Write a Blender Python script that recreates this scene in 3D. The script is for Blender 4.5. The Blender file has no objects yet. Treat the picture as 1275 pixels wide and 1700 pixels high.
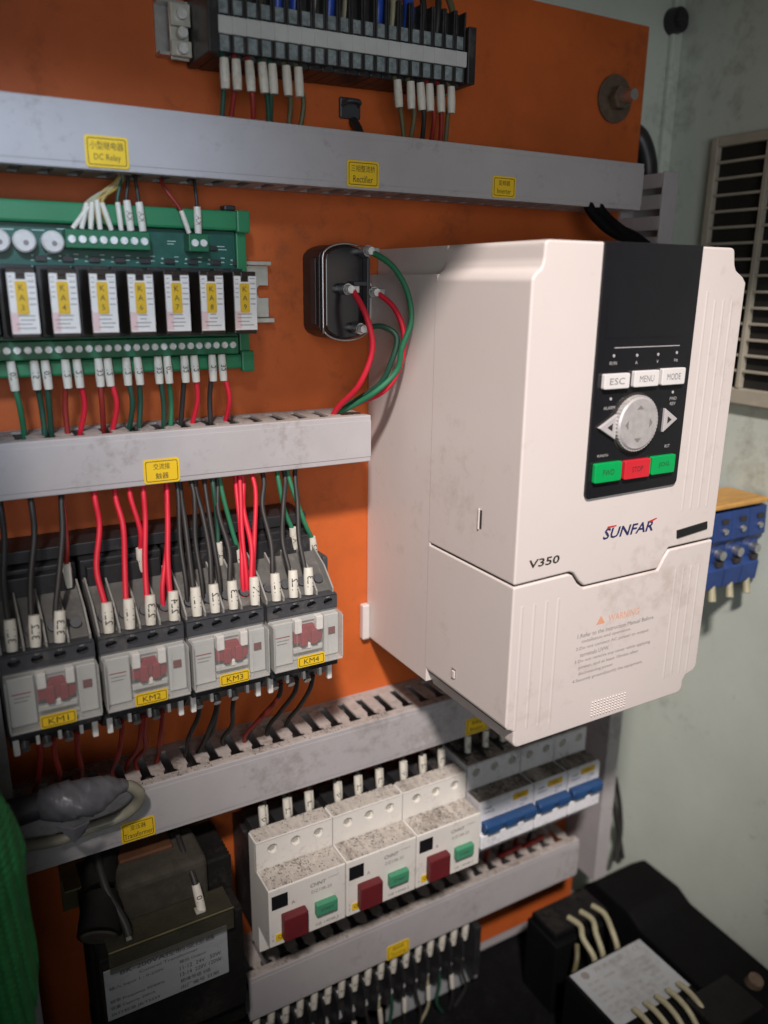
import bpy, bmesh, math, random
from mathutils import Vector, Matrix
random.seed(7)
C = bpy.context.scene.collection
S = 0.00125          # one layout unit is 1.25 mm
ZO = 505.0           # the cabinet floor is z = 0
def W(x, y, z): return Vector((x*S, y*S, (z+ZO)*S))

# ------------------------------------------------------------------ camera
cam = bpy.data.cameras.new('camera'); camo = bpy.data.objects.new('camera', cam); C.objects.link(camo)
right = Vector((0.86982, -0.49323, 0.01147)); down = Vector((-0.12591, -0.24441, -0.96146)); fwd = Vector((0.47703, 0.83486, -0.27470))
R3 = Matrix((right, -down, -fwd)).transposed()
camo.matrix_world = Matrix.Translation(W(0, -400, 0)) @ R3.to_4x4()
cam.sensor_fit = 'VERTICAL'; cam.sensor_height = 24; cam.lens = 24*1331.275/1700
cam.dof.use_dof = True; cam.dof.focus_distance = 0.50; cam.dof.aperture_fstop = 2.8
cam.clip_start = 0.01; cam.clip_end = 60
bpy.context.scene.camera = camo

# ------------------------------------------------------------------ world and lamps
w = bpy.data.worlds.new('World'); bpy.context.scene.world = w; w.use_nodes = True
bg = w.node_tree.nodes['Background']; bg.inputs[0].default_value = (0.62, 0.76, 0.9, 1); bg.inputs[1].default_value = 0.02
def area(name, loc, target, size, power, col):
    l = bpy.data.lights.new(name, 'AREA'); l.shape = 'DISK'; l.size = size; l.energy = power; l.color = col
    o = bpy.data.objects.new(name, l); C.objects.link(o); o.location = W(*loc)
    o.rotation_euler = (W(*target)-W(*loc)).to_track_quat('-Z', 'Y').to_euler(); return o
def spot(name, loc, target, soft, power, col, deg, blend):
    l = bpy.data.lights.new(name, 'SPOT'); l.shadow_soft_size = soft; l.energy = power; l.color = col; l.spot_size = math.radians(deg); l.spot_blend = blend
    o = bpy.data.objects.new(name, l); C.objects.link(o); o.location = W(*loc)
    o.rotation_euler = (W(*target)-W(*loc)).to_track_quat('-Z', 'Y').to_euler(); return o
spot('work_lamp', (-300, -1000, 980), (268, -90, -112), 0.08, 232, (1.0, 0.895, 0.855), 22.5, 1.0)
spot('daylight_gap', (-100, -520, 272), (10, -35, 64), 0.05, 21, (0.68, 0.80, 1.0), 32, 1.0)
spot('front_fill', (-40, -760, 20), (245, -30, -30), 0.22, 12, (0.95, 0.96, 1.0), 59, 1.0)  # soft fill spot added near the camera to lift the shaded parts
vs = bpy.context.scene.view_settings
vs.view_transform = 'Standard'; vs.look = 'None'; vs.exposure = 0; vs.gamma = 1

# ------------------------------------------------------------------ materials
MATS = {}
def mat(name, col, rough=0.5, metal=0.0, var=0.10, vscale=60, dirt=0.0, dirtcol=(0.05, 0.04, 0.03), dscale=300, bump=0.0, bscale=900, alpha=1.0, spec=0.5, stretch=(1, 1, 1)):
    m = bpy.data.materials.new(name); m.use_nodes = True
    nt = m.node_tree; N = nt.nodes; L = nt.links; b = N['Principled BSDF']
    b.inputs['Roughness'].default_value = rough; b.inputs['Metallic'].default_value = metal
    b.inputs['Specular IOR Level'].default_value = spec
    geo = N.new('ShaderNodeNewGeometry'); mp = N.new('ShaderNodeMapping'); mp.inputs['Scale'].default_value = stretch
    L.new(geo.outputs['Position'], mp.inputs['Vector'])
    n1 = N.new('ShaderNodeTexNoise'); n1.inputs['Scale'].default_value = vscale; n1.inputs['Detail'].default_value = 6; n1.inputs['Roughness'].default_value = 0.65
    L.new(mp.outputs[0], n1.inputs['Vector'])
    mr = N.new('ShaderNodeMapRange'); mr.inputs[1].default_value = 0.3; mr.inputs[2].default_value = 0.7
    mr.inputs[3].default_value = 1-var; mr.inputs[4].default_value = 1+var*0.5
    L.new(n1.outputs[0], mr.inputs[0])
    mx = N.new('ShaderNodeMix'); mx.data_type = 'RGBA'; mx.blend_type = 'MULTIPLY'; mx.inputs[0].default_value = 1
    mx.inputs[6].default_value = (*col, 1); L.new(mr.outputs[0], mx.inputs[7])
    out = mx.outputs[2]
    if dirt > 0:
        n2 = N.new('ShaderNodeTexNoise'); n2.inputs['Scale'].default_value = dscale; n2.inputs['Detail'].default_value = 8; n2.inputs['Roughness'].default_value = 0.7
        L.new(mp.outputs[0], n2.inputs['Vector'])
        n3 = N.new('ShaderNodeTexNoise'); n3.inputs['Scale'].default_value = dscale*0.12; n3.inputs['Detail'].default_value = 3
        L.new(mp.outputs[0], n3.inputs['Vector'])
        add = N.new('ShaderNodeMath'); add.operation = 'ADD'; L.new(n2.outputs[0], add.inputs[0]); L.new(n3.outputs[0], add.inputs[1])
        m2 = N.new('ShaderNodeMapRange'); m2.inputs[1].default_value = 1.13-dirt*0.3; m2.inputs[2].default_value = 1.35-dirt*0.25; m2.inputs[3].default_value = 0; m2.inputs[4].default_value = min(1, 0.45+dirt*0.6)
        L.new(add.outputs[0], m2.inputs[0])
        mx2 = N.new('ShaderNodeMix'); mx2.data_type = 'RGBA'; L.new(m2.outputs[0], mx2.inputs[0]); L.new(out, mx2.inputs[6]); mx2.inputs[7].default_value = (*dirtcol, 1)
        out = mx2.outputs[2]
        mrr = N.new('ShaderNodeMapRange'); mrr.inputs[3].default_value = rough; mrr.inputs[4].default_value = 0.95; L.new(m2.outputs[0], mrr.inputs[0]); L.new(mrr.outputs[0], b.inputs['Roughness'])
    L.new(out, b.inputs['Base Color'])
    if bump > 0:
        n4 = N.new('ShaderNodeTexNoise'); n4.inputs['Scale'].default_value = bscale; n4.inputs['Detail'].default_value = 4; L.new(mp.outputs[0], n4.inputs['Vector'])
        bp = N.new('ShaderNodeBump'); bp.inputs['Strength'].default_value = bump; bp.inputs['Distance'].default_value = 0.0006; L.new(n4.outputs[0], bp.inputs['Height']); L.new(bp.outputs[0], b.inputs['Normal'])
    if alpha < 1:
        tr = N.new('ShaderNodeBsdfTransparent'); ms = N.new('ShaderNodeMixShader'); ms.inputs[0].default_value = alpha
        L.new(tr.outputs[0], ms.inputs[1]); L.new(b.outputs[0], ms.inputs[2]); L.new(ms.outputs[0], N['Material Output'].inputs['Surface'])
    MATS[name] = m; return m
mat('orange', (0.52, 0.112, 0.024), 0.5, spec=0.3, var=0.24, vscale=9, dirt=0.12, dirtcol=(0.16, 0.05, 0.02), dscale=90, bump=0.12, bscale=700)
mat('green_white_paint', (0.59, 0.65, 0.58), 0.5, var=0.08, vscale=12, dirt=0.1, dirtcol=(0.2, 0.2, 0.16), dscale=60, bump=0.1, bscale=500)
mat('floor_black', (0.006, 0.006, 0.007), 0.85, spec=0.1, var=0.4, vscale=60, dirt=0.2, dirtcol=(0.02, 0.018, 0.016))
mat('duct_grey', (0.40, 0.385, 0.39), 0.5, var=0.09, vscale=25, dirt=0.17, dirtcol=(0.21, 0.185, 0.17), dscale=150, bump=0.08)
mat('duct_dusty', (0.40, 0.36, 0.33), 0.75, var=0.2, vscale=120, dirt=0.45, dirtcol=(0.13, 0.10, 0.08), dscale=260)
mat('sticker_yellow', (0.78, 0.52, 0.02), 0.4, var=0.06)
mat('ink', (0.03, 0.025, 0.02), 0.6)
mat('ink_grey', (0.22, 0.2, 0.19), 0.6)
mat('black_plastic', (0.022, 0.022, 0.024), 0.42, var=0.3, vscale=80, dirt=0.15, dirtcol=(0.10, 0.09, 0.08))
mat('dark_plastic', (0.05, 0.052, 0.058), 0.5, var=0.2, dirt=0.15, dirtcol=(0.12, 0.11, 0.10))
mat('gloss_black', (0.012, 0.012, 0.014), 0.18, var=0.1)
mat('ivory', (0.66, 0.60, 0.565), 0.42, var=0.03, vscale=10, dirt=0.05, dirtcol=(0.42, 0.34, 0.28), dscale=70, bump=0.06, bscale=2200)
mat('ivory_side', (0.62, 0.575, 0.545), 0.5, var=0.05, vscale=12, dirt=0.1, dirtcol=(0.4, 0.34, 0.3), dscale=60, bump=0.06, bscale=2200)
mat('white_plastic', (0.72, 0.70, 0.66), 0.4, var=0.05)
mat('breaker_white', (0.72, 0.70, 0.65), 0.42, var=0.05, vscale=60, dirt=0.12, dirtcol=(0.34, 0.28, 0.22), dscale=420)
mat('dusty_ledge', (0.50, 0.46, 0.41), 0.85, var=0.25, vscale=300, dirt=0.34, dirtcol=(0.13, 0.10, 0.075), dscale=220, bump=0.5, bscale=1500, stretch=(1, 0.45, 1))
mat('grit_dark', (0.045, 0.035, 0.026), 0.9, var=0.3, vscale=400)
mat('mcb_grey', (0.64, 0.64, 0.66), 0.5, var=0.08, vscale=90, dirt=0.25, dirtcol=(0.2, 0.17, 0.15), dscale=420)
mat('mcb_ledge', (0.30, 0.27, 0.24), 0.9, var=0.3, vscale=300, dirt=0.75, dirtcol=(0.05, 0.04, 0.03), dscale=420, bump=0.4, bscale=1500, stretch=(1, 0.45, 1))
mat('mcb_white', (0.76, 0.77, 0.80), 0.45, var=0.1, vscale=150, dirt=0.25, dirtcol=(0.25, 0.25, 0.28), dscale=500)
mat('toggle_blue', (0.018, 0.065, 0.18), 0.4, var=0.15, dirt=0.12, dirtcol=(0.06, 0.07, 0.1))
mat('terminal_blue', (0.015, 0.046, 0.18), 0.45, var=0.25, vscale=60)
mat('button_green', (0.06, 0.27, 0.15), 0.45, var=0.08, vscale=150)
mat('key_green', (0.0, 0.36, 0.085), 0.4, var=0.04)
mat('key_red', (0.60, 0.022, 0.035), 0.4, var=0.04)
mat('knob_silver', (0.52, 0.50, 0.49), 0.38, metal=0.25, var=0.2, vscale=180)
mat('key_white', (0.70, 0.68, 0.66), 0.4, var=0.04)
mat('dark_red', (0.13, 0.012, 0.016), 0.55, var=0.15, vscale=80, bump=0.1)
mat('lug_red', (0.25, 0.006, 0.018), 0.4, var=0.15)
mat('wire_red', (0.62, 0.012, 0.035), 0.56, var=0.1)
mat('wire_dark_red', (0.24, 0.02, 0.015), 0.5, var=0.2)
mat('wire_black', (0.022, 0.021, 0.02), 0.56, var=0.2)
mat('wire_green', (0.02, 0.16, 0.075), 0.56, var=0.15)
mat('wire_dark_green', (0.016, 0.07, 0.045), 0.45, var=0.2)
mat('wire_olive', (0.12, 0.11, 0.055), 0.5, var=0.2)
mat('wire_yellow', (0.35, 0.24, 0.06), 0.5, var=0.2)
mat('sleeve', (0.64, 0.62, 0.54), 0.5, var=0.08, vscale=200, dirt=0.15, dirtcol=(0.4, 0.36, 0.28))
mat('km_grey', (0.27, 0.265, 0.245), 0.5, var=0.12, vscale=80, dirt=0.2, dirtcol=(0.2, 0.18, 0.16), dscale=200)
mat('km_deck', (0.10, 0.097, 0.09), 0.55, var=0.3, vscale=60, dirt=0.3, dirtcol=(0.2, 0.18, 0.15), dscale=200)
mat('km_edge', (0.55, 0.55, 0.52), 0.25, var=0.1, alpha=0.6)
mat('km_face', (0.47, 0.475, 0.45), 0.45, var=0.08, vscale=60)
mat('clear_cover', (0.66, 0.68, 0.65), 0.18, var=0.05, alpha=0.085)
mat('clear_olive', (0.085, 0.08, 0.055), 0.2, var=0.3, vscale=80, dirt=0.3, dirtcol=(0.08, 0.07, 0.05), alpha=0.42)
mat('pcb', (0.010, 0.085, 0.062), 0.4, var=0.25, vscale=150)
mat('silk', (0.35, 0.45, 0.42), 0.6)
mat('rail_green', (0.020, 0.185, 0.075), 0.42, var=0.12, vscale=40)
mat('term_green', (0.012, 0.13, 0.055), 0.42, var=0.15)
mat('screw', (0.78, 0.80, 0.78), 0.42, metal=0.35, var=0.3, vscale=400)
mat('steel', (0.56, 0.56, 0.55), 0.35, metal=0.9, var=0.2, vscale=200)
mat('zinc', (0.60, 0.60, 0.52), 0.42, metal=0.55, var=0.25, vscale=60)
mat('brass', (0.16, 0.14, 0.07), 0.5, metal=0.5, var=0.3, vscale=80)
mat('rust_washer', (0.14, 0.10, 0.07), 0.7, metal=0.3, var=0.4, vscale=150)
mat('relay_white', (0.74, 0.71, 0.67), 0.5, var=0.06, vscale=200)
mat('relay_pink', (0.72, 0.5, 0.48), 0.5, var=0.06, vscale=200)
mat('relay_yellow', (0.68, 0.42, 0.015), 0.45, var=0.12, vscale=200)
mat('relay_dark', (0.03, 0.02, 0.015), 0.3, var=0.3)
mat('cap_white', (0.60, 0.58, 0.55), 0.5, var=0.15, vscale=250)
mat('marker_white', (0.55, 0.57, 0.56), 0.5, var=0.1)
mat('term_glass_glints', (0.34, 0.41, 0.42), 0.15, var=0.5, vscale=260, dirt=0.3, dirtcol=(0.5, 0.53, 0.54), dscale=500, alpha=0.7)  # pale speckle and light tint are glassy glints painted into the colour
mat('ferrule_blue', (0.02, 0.07, 0.42), 0.4)
mat('tape_grey', (0.13, 0.13, 0.145), 0.33, var=0.35, vscale=60, dirt=0.2, dirtcol=(0.07, 0.065, 0.06), dscale=120)
mat('tape_dark', (0.05, 0.045, 0.055), 0.5, var=0.35, vscale=60)
mat('cable_grey', (0.26, 0.25, 0.19), 0.4, var=0.2, vscale=60)
mat('knit_green', (0.020, 0.19, 0.05), 0.85, var=0.3, vscale=90)
mat('label_silver', (0.34, 0.36, 0.37), 0.4, var=0.1, vscale=40, dirt=0.2, dirtcol=(0.2, 0.2, 0.19), dscale=120)
mat('copper_dust', (0.05, 0.044, 0.032), 0.9, var=0.4, vscale=90, dirt=0.3, dirtcol=(0.03, 0.028, 0.02), bump=0.5, bscale=700)
mat('copper_tape', (0.11, 0.045, 0.02), 0.6, var=0.3, vscale=60)
mat('core_black', (0.010, 0.0095, 0.009), 0.7, spec=0.2, var=0.5, vscale=70, dirt=0.22, dirtcol=(0.035, 0.03, 0.025), bump=0.2)
mat('trough_black', (0.004, 0.004, 0.0045), 0.75, spec=0.12, var=0.4, vscale=30)
mat('grille_beige', (0.42, 0.39, 0.31), 0.55, var=0.15, vscale=60)
mat('grille_dark', (0.012, 0.011, 0.009), 0.8)
mat('wood_top', (0.52, 0.28, 0.07), 0.5, var=0.35, vscale=50, stretch=(1, 6, 1))
mat('logo_blue', (0.02, 0.025, 0.10), 0.5)
mat('logo_red', (0.55, 0.03, 0.03), 0.5)
mat('warn_orange', (0.75, 0.36, 0.22), 0.6)
mat('arrow_grey', (0.46, 0.44, 0.44), 0.45)
mat('wire_cream', (0.33, 0.31, 0.20), 0.5, var=0.2, vscale=150)

# ------------------------------------------------------------------ mesh helpers
def box(bm, x0, x1, y0, y1, z0, z1, bev=0.0, seg=2):
    c = Vector(((x0+x1)/2, (y0+y1)/2, (z0+z1)/2))
    m = Matrix.Translation(c) @ Matrix.Diagonal((abs(x1-x0), abs(y1-y0), abs(z1-z0), 1))
    r = bmesh.ops.create_cube(bm, size=1, matrix=m)
    if bev > 0:
        es = list({e for v in r['verts'] for e in v.link_edges})
        bmesh.ops.bevel(bm, geom=es, offset=bev, segments=seg, affect='EDGES', profile=0.5)
def prism(bm, pts, a0, a1, axis='Y', bev=0.0, seg=2):
    """pts: outline in the plane across axis. 'Y': (x,z) outline, 'X': (y,z) outline, 'Z': (x,y)."""
    def mk(p, a):
        if axis == 'Y': return (p[0], a, p[1])
        if axis == 'X': return (a, p[0], p[1])
        return (p[0], p[1], a)
    v0 = [bm.verts.new(mk(p, a0)) for p in pts]; v1 = [bm.verts.new(mk(p, a1)) for p in pts]
    n = len(pts); fs = [bm.faces.new(v0), bm.faces.new(list(reversed(v1)))]
    for i in range(n): fs.append(bm.faces.new([v0[i], v1[i], v1[(i+1) % n], v0[(i+1) % n]]))
    bmesh.ops.recalc_face_normals(bm, faces=fs)
    if bev > 0:
        es = list({e for f in fs for e in f.edges})
        bmesh.ops.bevel(bm, geom=es, offset=bev, segments=seg, affect='EDGES', profile=0.5)
def rrect(x0, x1, z0, z1, r, n=4):
    out = []
    for cx, cz, a in ((x1-r, z1-r, 0), (x0+r, z1-r, 90), (x0+r, z0+r, 180), (x1-r, z0+r, 270)):
        for i in range(n+1):
            t = math.radians(a+90*i/n); out.append((cx+r*math.cos(t), cz+r*math.sin(t)))
    return out
def circ(cx, cz, r, n=20, rz=None): return [(cx+r*math.cos(2*math.pi*i/n), cz+(rz or r)*math.sin(2*math.pi*i/n)) for i in range(n)]
def cyl(bm, p0, p1, r0, r1=None, n=14):
    r1 = r0 if r1 is None else r1
    p0, p1 = Vector(p0), Vector(p1); d = (p1-p0).normalized()
    u = d.orthogonal().normalized(); v = d.cross(u)
    a = [bm.verts.new(p0+r0*(u*math.cos(2*math.pi*i/n)+v*math.sin(2*math.pi*i/n))) for i in range(n)]
    b = [bm.verts.new(p1+r1*(u*math.cos(2*math.pi*i/n)+v*math.sin(2*math.pi*i/n))) for i in range(n)]
    fs = [bm.faces.new(list(reversed(a))), bm.faces.new(b)]
    for i in range(n): fs.append(bm.faces.new([a[i], a[(i+1) % n], b[(i+1) % n], b[i]]))
    for f in fs[2:]: f.smooth = True
    for f in fs[:2]:
        for e in f.edges: e.smooth = False
def spline(pts, k=6):
    pts = [Vector(p) for p in pts]
    if len(pts) == 2: return [pts[0].lerp(pts[1], i/3) for i in range(4)]
    out = []
    for i in range(len(pts)-1):
        a = pts[max(i-1, 0)]; b = pts[i]; c = pts[i+1]; d = pts[min(i+2, len(pts)-1)]
        for j in range(k):
            t = j/k
            out.append(0.5*((2*b)+(c-a)*t+(2*a-5*b+4*c-d)*t*t+(3*b-a-3*c+d)*t**3))
    out.append(pts[-1]); return out
def tube(bm, pts, r, n=8, k=6, squash=None):
    ps = spline(pts, k); rs = r if isinstance(r, (list, tuple)) else None
    if rs: rs = [rs[min(int(i/k), len(rs)-2)]*(1-(i/k-min(int(i/k), len(rs)-2)))+rs[min(int(i/k), len(rs)-2)+1]*(i/k-min(int(i/k), len(rs)-2)) for i in range(len(ps))]
    u = None; rings = []
    for i, p in enumerate(ps):
        d = (ps[min(i+1, len(ps)-1)]-ps[max(i-1, 0)]).normalized()
        u = d.orthogonal().normalized() if u is None else (u-d*u.dot(d)).normalized()
        v = d.cross(u); rr = rs[i] if rs else r
        rings.append([bm.verts.new(p+rr*(u*math.cos(2*math.pi*j/n)+v*math.sin(2*math.pi*j/n))) for j in range(n)])
    for a, b in zip(rings, rings[1:]):
        for j in range(n):
            f = bm.faces.new([a[j], a[(j+1) % n], b[(j+1) % n], b[j]]); f.smooth = True
    for f in (bm.faces.new(list(reversed(rings[0]))), bm.faces.new(rings[-1])):
        for e in f.edges: e.smooth = False
def holed(bm, x0, x1, z0, z1, yf, yb, holes, r, rz=None):
    """a front plate (facing -y) from yf back to yb with round wells through it, one per column."""
    n = len(holes); xs = [x0]+[(holes[i][0]+holes[i+1][0])/2 for i in range(n-1)]+[x1]
    for i, (hx, hz) in enumerate(holes):
        a, b = xs[i], xs[i+1]; per = []
        K = 5
        for s_ in range(4):
            for k_ in range(K):
                t = k_/K
                per.append([(a+(b-a)*t, z0), (b, z0+(z1-z0)*t), (b-(b-a)*t, z1), (a, z1-(z1-z0)*t)][s_])
        o = [bm.verts.new((p[0], yf, p[1])) for p in per]; inn = []; bk = []
        for p in per:
            t = math.atan2(p[1]-hz, p[0]-hx); q = (hx+r*math.cos(t), hz+(rz or r)*math.sin(t))
            inn.append(bm.verts.new((q[0], yf, q[1]))); bk.append(bm.verts.new((q[0], yb, q[1])))
        m_ = len(per)
        for k_ in range(m_):
            j = (k_+1) % m_
            bm.faces.new([o[k_], o[j], inn[j], inn[k_]]); bm.faces.new([inn[k_], inn[j], bk[j], bk[k_]])
TXT = {}
def text_mesh(s):
    if s in TXT: return TXT[s]
    bold = s in ('SUNFAR', 'V350', 'CHNT')
    cu = bpy.data.curves.new('text', 'FONT'); cu.body = s; cu.size = 1; cu.align_x = 'CENTER'; cu.align_y = 'CENTER'; cu.resolution_u = 2; cu.offset = 0.022 if bold else 0.0
    ob = bpy.data.objects.new('text', cu); C.objects.link(ob); bpy.context.view_layer.update()
    me = bpy.data.meshes.new_from_object(ob.evaluated_get(bpy.context.evaluated_depsgraph_get()))
    v = [tuple(q.co) for q in me.vertices]; f = [tuple(p.vertices) for p in me.polygons]
    bpy.data.objects.remove(ob); bpy.data.curves.remove(cu); bpy.data.meshes.remove(me)
    if v:
        xa = min(q[0] for q in v); xb = max(q[0] for q in v); ya = min(q[1] for q in v); yb = max(q[1] for q in v)
        v = [(q[0]-(xa+xb)/2, q[1]-(ya+yb)/2) for q in v]; TXT[s] = (v, f, xb-xa, yb-ya)
    else: TXT[s] = ([], [], 1, 1)
    return TXT[s]
def text(bm, s, cx, cz, y, width=None, height=None, rot=0, shear=0.0, plane='Y'):
    v, f, tw, th = text_mesh(s)
    if not v: return
    sx = width/tw if width else height/th; sz = height/th if height else sx
    cr, sr = math.cos(rot), math.sin(rot); vs_ = []
    for (a, b) in v:
        a2 = a*sx+b*sz*shear; b2 = b*sz
        X, Z = cx+a2*cr-b2*sr, cz+a2*sr+b2*cr
        vs_.append(bm.verts.new((X, y, Z) if plane == 'Y' else (X, Z, y)))
    for q in f:
        try: bm.faces.new([vs_[i] for i in q])
        except ValueError: pass

# ------------------------------------------------------------------ object helpers
ORG = {}
def tag(o, label, cat=None, group=None, kind=None):
    if label: o['label'] = label
    if cat: o['category'] = cat
    if group: o['group'] = group
    if kind: o['kind'] = kind
    return o
def thing(name, label, cat, org, group=None):
    o = bpy.data.objects.new(name, None); C.objects.link(o); o.empty_display_size = 0.02
    o.location = W(*org); ORG[o] = Vector(org); return tag(o, label, cat, group)
def mesh_of(bm, name, m, org):
    for v in bm.verts: v.co = (v.co-Vector(org))*S
    me = bpy.data.meshes.new(name); bm.to_mesh(me); bm.free(); me.materials.append(MATS[m]); return me
def part(parent, name, m, fn, label=None):
    """fn(bm) adds absolute layout coordinates; the mesh is made local to the thing."""
    bm = bmesh.new(); fn(bm); org = ORG[parent]
    o = bpy.data.objects.new(name, mesh_of(bm, name, m, org)); C.objects.link(o); o.parent = parent; ORG[o] = org
    if label: o['label'] = label
    return o
def solo(name, m, fn, label, cat, org, group=None, kind=None):
    bm = bmesh.new(); fn(bm)
    o = bpy.data.objects.new(name, mesh_of(bm, name, m, org)); C.objects.link(o); o.location = W(*org); ORG[o] = Vector(org)
    return tag(o, label, cat, group, kind)
def pieces(parent, name, m, fn, spots):
    """alike pieces sharing one mesh; fn(bm) builds it round (0,0,0), spots are absolute."""
    bm = bmesh.new(); fn(bm); me = mesh_of(bm, name, m, (0, 0, 0)); out = []
    for s_ in spots:
        o = bpy.data.objects.new(name, me); C.objects.link(o); o.parent = parent; o.location = (Vector(s_)-ORG[parent])*S; ORG[o] = Vector(s_); out.append(o)
    return out
def dup(root, delta, label, group=None):
    """a copy of a thing, its parts and their sub-parts"""
    def rec(o, par):
        c = o.copy(); C.objects.link(c); c.parent = par
        if o in ORG: ORG[c] = ORG[o]+Vector(delta)
        for ch in [k for k in bpy.data.objects if k.parent == o]: rec(ch, c)
        return c
    r = rec(root, None); r.location = root.location+Vector(delta)*S; r['label'] = label
    if group: r['group'] = group
    return r
def struct(name, m, fn, org=(0, 0, -500)):
    bm = bmesh.new(); fn(bm); o = bpy.data.objects.new(name, mesh_of(bm, name, m, org)); C.objects.link(o); o.location = W(*org); o['kind'] = 'structure'; ORG[o] = Vector(org); return o
def sticker(parent, x0, x1, z0, z1, y, lines, tilt=0.0):
    c = ((x0+x1)/2, (z0+z1)/2); cr, sr = math.cos(tilt), math.sin(tilt)
    def rp(p): return (c[0]+(p[0]-c[0])*cr-(p[1]-c[1])*sr, c[1]+(p[0]-c[0])*sr+(p[1]-c[1])*cr)
    st = part(parent, 'sticker', 'sticker_yellow', lambda bm: prism(bm, [rp(p) for p in rrect(x0, x1, z0, z1, 1.2)], y, y-0.3))
    def pr(bm):
        o = [rp(p) for p in rrect(x0+0.9, x1-0.9, z0+0.9, z1-0.9, 0.9)]; i = [rp(p) for p in rrect(x0+1.2, x1-1.2, z0+1.2, z1-1.2, 0.7)]
        a = [bm.verts.new((p[0], y-0.36, p[1])) for p in o]; b = [bm.verts.new((p[0], y-0.36, p[1])) for p in i]
        for k in range(len(a)): j = (k+1) % len(a); bm.faces.new([a[k], b[k], b[j], a[j]])
        n = len(lines); hh = (z1-z0-2.6)/n
        for k, (s_, wf) in enumerate(lines):
            p = rp((c[0], z1-1.3-hh*(k+0.5))); text(bm, s_, p[0], p[1], y-0.36, width=(x1-x0)*wf, height=hh*0.66, rot=tilt)
    part(st, 'print', 'ink', pr); return st

# ------------------------------------------------------------------ the cabinet
WX = 456
struct('cabinet_back_wall', 'green_white_paint', lambda bm: box(bm, -45, WX, 18, 21, -505, 196))
rw = struct('cabinet_right_wall', 'green_white_paint', lambda bm: box(bm, WX, WX+3, -330, 21, -505, 196), (WX, 0, -505))
struct('cabinet_floor', 'floor_black', lambda bm: box(bm, -330, WX+3, -330, 21, -509, -505))
struct('cabinet_roof', 'green_white_paint', lambda bm: (box(bm, -48, WX+3, -215, 21, 196, 199), box(bm, -48, WX+3, -218, -215, 152, 199)))
struct('cabinet_left_wall', 'green_white_paint', lambda bm: box(bm, -48, -45, -235, 21, -505, 199), (-46, 0, -505))
part(rw, 'corner_seam', 'green_white_paint', lambda bm: box(bm, WX-9, WX, 14, 18, -505, 190, 1.2))

pn = thing('orange_panel', 'flat orange painted steel mounting plate behind all the components', 'panel', (200, 0, -490))
part(pn, 'plate', 'orange', lambda bm: box(bm, -40, 411, 0, 2.5, -491, 152, 0.6))
part(pn, 'bottom_flange', 'duct_grey', lambda bm: box(bm, -40, 408, 1.0, 5, -500, -491.5, 0.4))
wsh = part(pn, 'washer', 'rust_washer', lambda bm: prism(bm, circ(386, 109, 13.5, 28), 0, -2, bev=0.5))
part(wsh, 'nut', 'rust_washer', lambda bm: prism(bm, circ(386, 109, 7, 6), -2, -8, bev=0.6))
part(wsh, 'stud', 'steel', lambda bm: cyl(bm, (386, -8, 109), (386, -17, 109), 3.6, 3.2))

# ------------------------------------------------------------------ wiring ducts
PITCH = 12.1
def duct(label, x0, x1, z0, z1, top=True, bottom=False, off=0.0, face='duct_grey'):
    d = thing('wiring_duct', label, 'wiring duct', ((x0+x1)/2, 0, z0), 'slotted grey wiring ducts')
    part(d, 'base', 'duct_grey', lambda bm: box(bm, x0, x1, -1.6, -0.2, z0+0.5, z1-0.5))
    def cov(bm):
        box(bm, x0, x1, -34.7, -33.6, z0, z1, 0.4); box(bm, x0, x1, -35, -34.72, z0+2.6, z1-2.6, 0.12)
    cv = part(d, 'cover', face, cov)
    for on, zz, sgn in ((top, z1, -1), (bottom, z0, 1)):
        a, b = (zz-1.5, zz) if sgn < 0 else (zz, zz+1.5)
        part(cv, 'cover_lip', 'duct_dusty' if (sgn < 0 and z1 < 0) else 'duct_grey', lambda bm: box(bm, x0+0.1, x1-0.1, -33.5, -28.6, a, b, 0.3))
        if not on:
            part(d, 'side_wall', 'duct_grey', lambda bm: box(bm, x0, x1, -28.3, -1.8, a+0.3, b-0.3)); continue
        part(d, 'side_strip', 'duct_dusty' if z1 < 0 else 'duct_grey', lambda bm: box(bm, x0, x1, -7, -1.8, a+0.2, b-0.2))
        xs = []; x = x0+off
        while x+7.2 < x1+0.1: xs.append(x); x += PITCH
        def fin(bm):
            prism(bm, [(0, -7.1), (7.4, -7.1), (7.4, -24.2), (6.2, -25.6), (6.0, -28.3), (1.4, -28.3), (1.2, -25.6), (0, -24.2)], 0, 1.1, 'Z')
        pieces(d, 'finger', 'duct_dusty' if z1 < 0 else 'duct_grey', fin, [(q, 0, a+0.2) for q in xs])
    return d
d1 = duct('topmost grey wiring duct with three yellow stickers under the terminal strip', -40, 381, 43, 68.5, top=False, bottom=True)
sticker(d1, 67.7, 84.8, 44.0, 56.0, -35.05, [('小型继电器', 0.78), ('DC Relay', 0.62)])
sticker(d1, 186, 203.3, 44.0, 55.8, -35.05, [('三相整流桥', 0.74), ('Rectifier', 0.62)])
sticker(d1, 271.6, 286.8, 44.1, 54.7, -35.05, [('变频器', 0.5), ('Inverter', 0.6)])
d2 = duct('short grey wiring duct ending beside the white inverter, over the contactors', -40, 200.2, -91, -66.5, off=2.6)
sticker(d2, 81.6, 98.2, -90.4, -79.0, -35.05, [('交流接', 0.46), ('触器', 0.36)])
d3 = duct('long grey wiring duct running under the contactors and the inverter', 12, 398, -277, -247, off=4.0)
sticker(d3, 57.4, 74.4, -276.0, -264.6, -35.05, [('变压器', 0.46), ('Transformer', 0.84)])
sticker(d3, 270, 287, -276.0, -264.6, -35.05, [('断路器', 0.46), ('Breaker', 0.6)])
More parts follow.
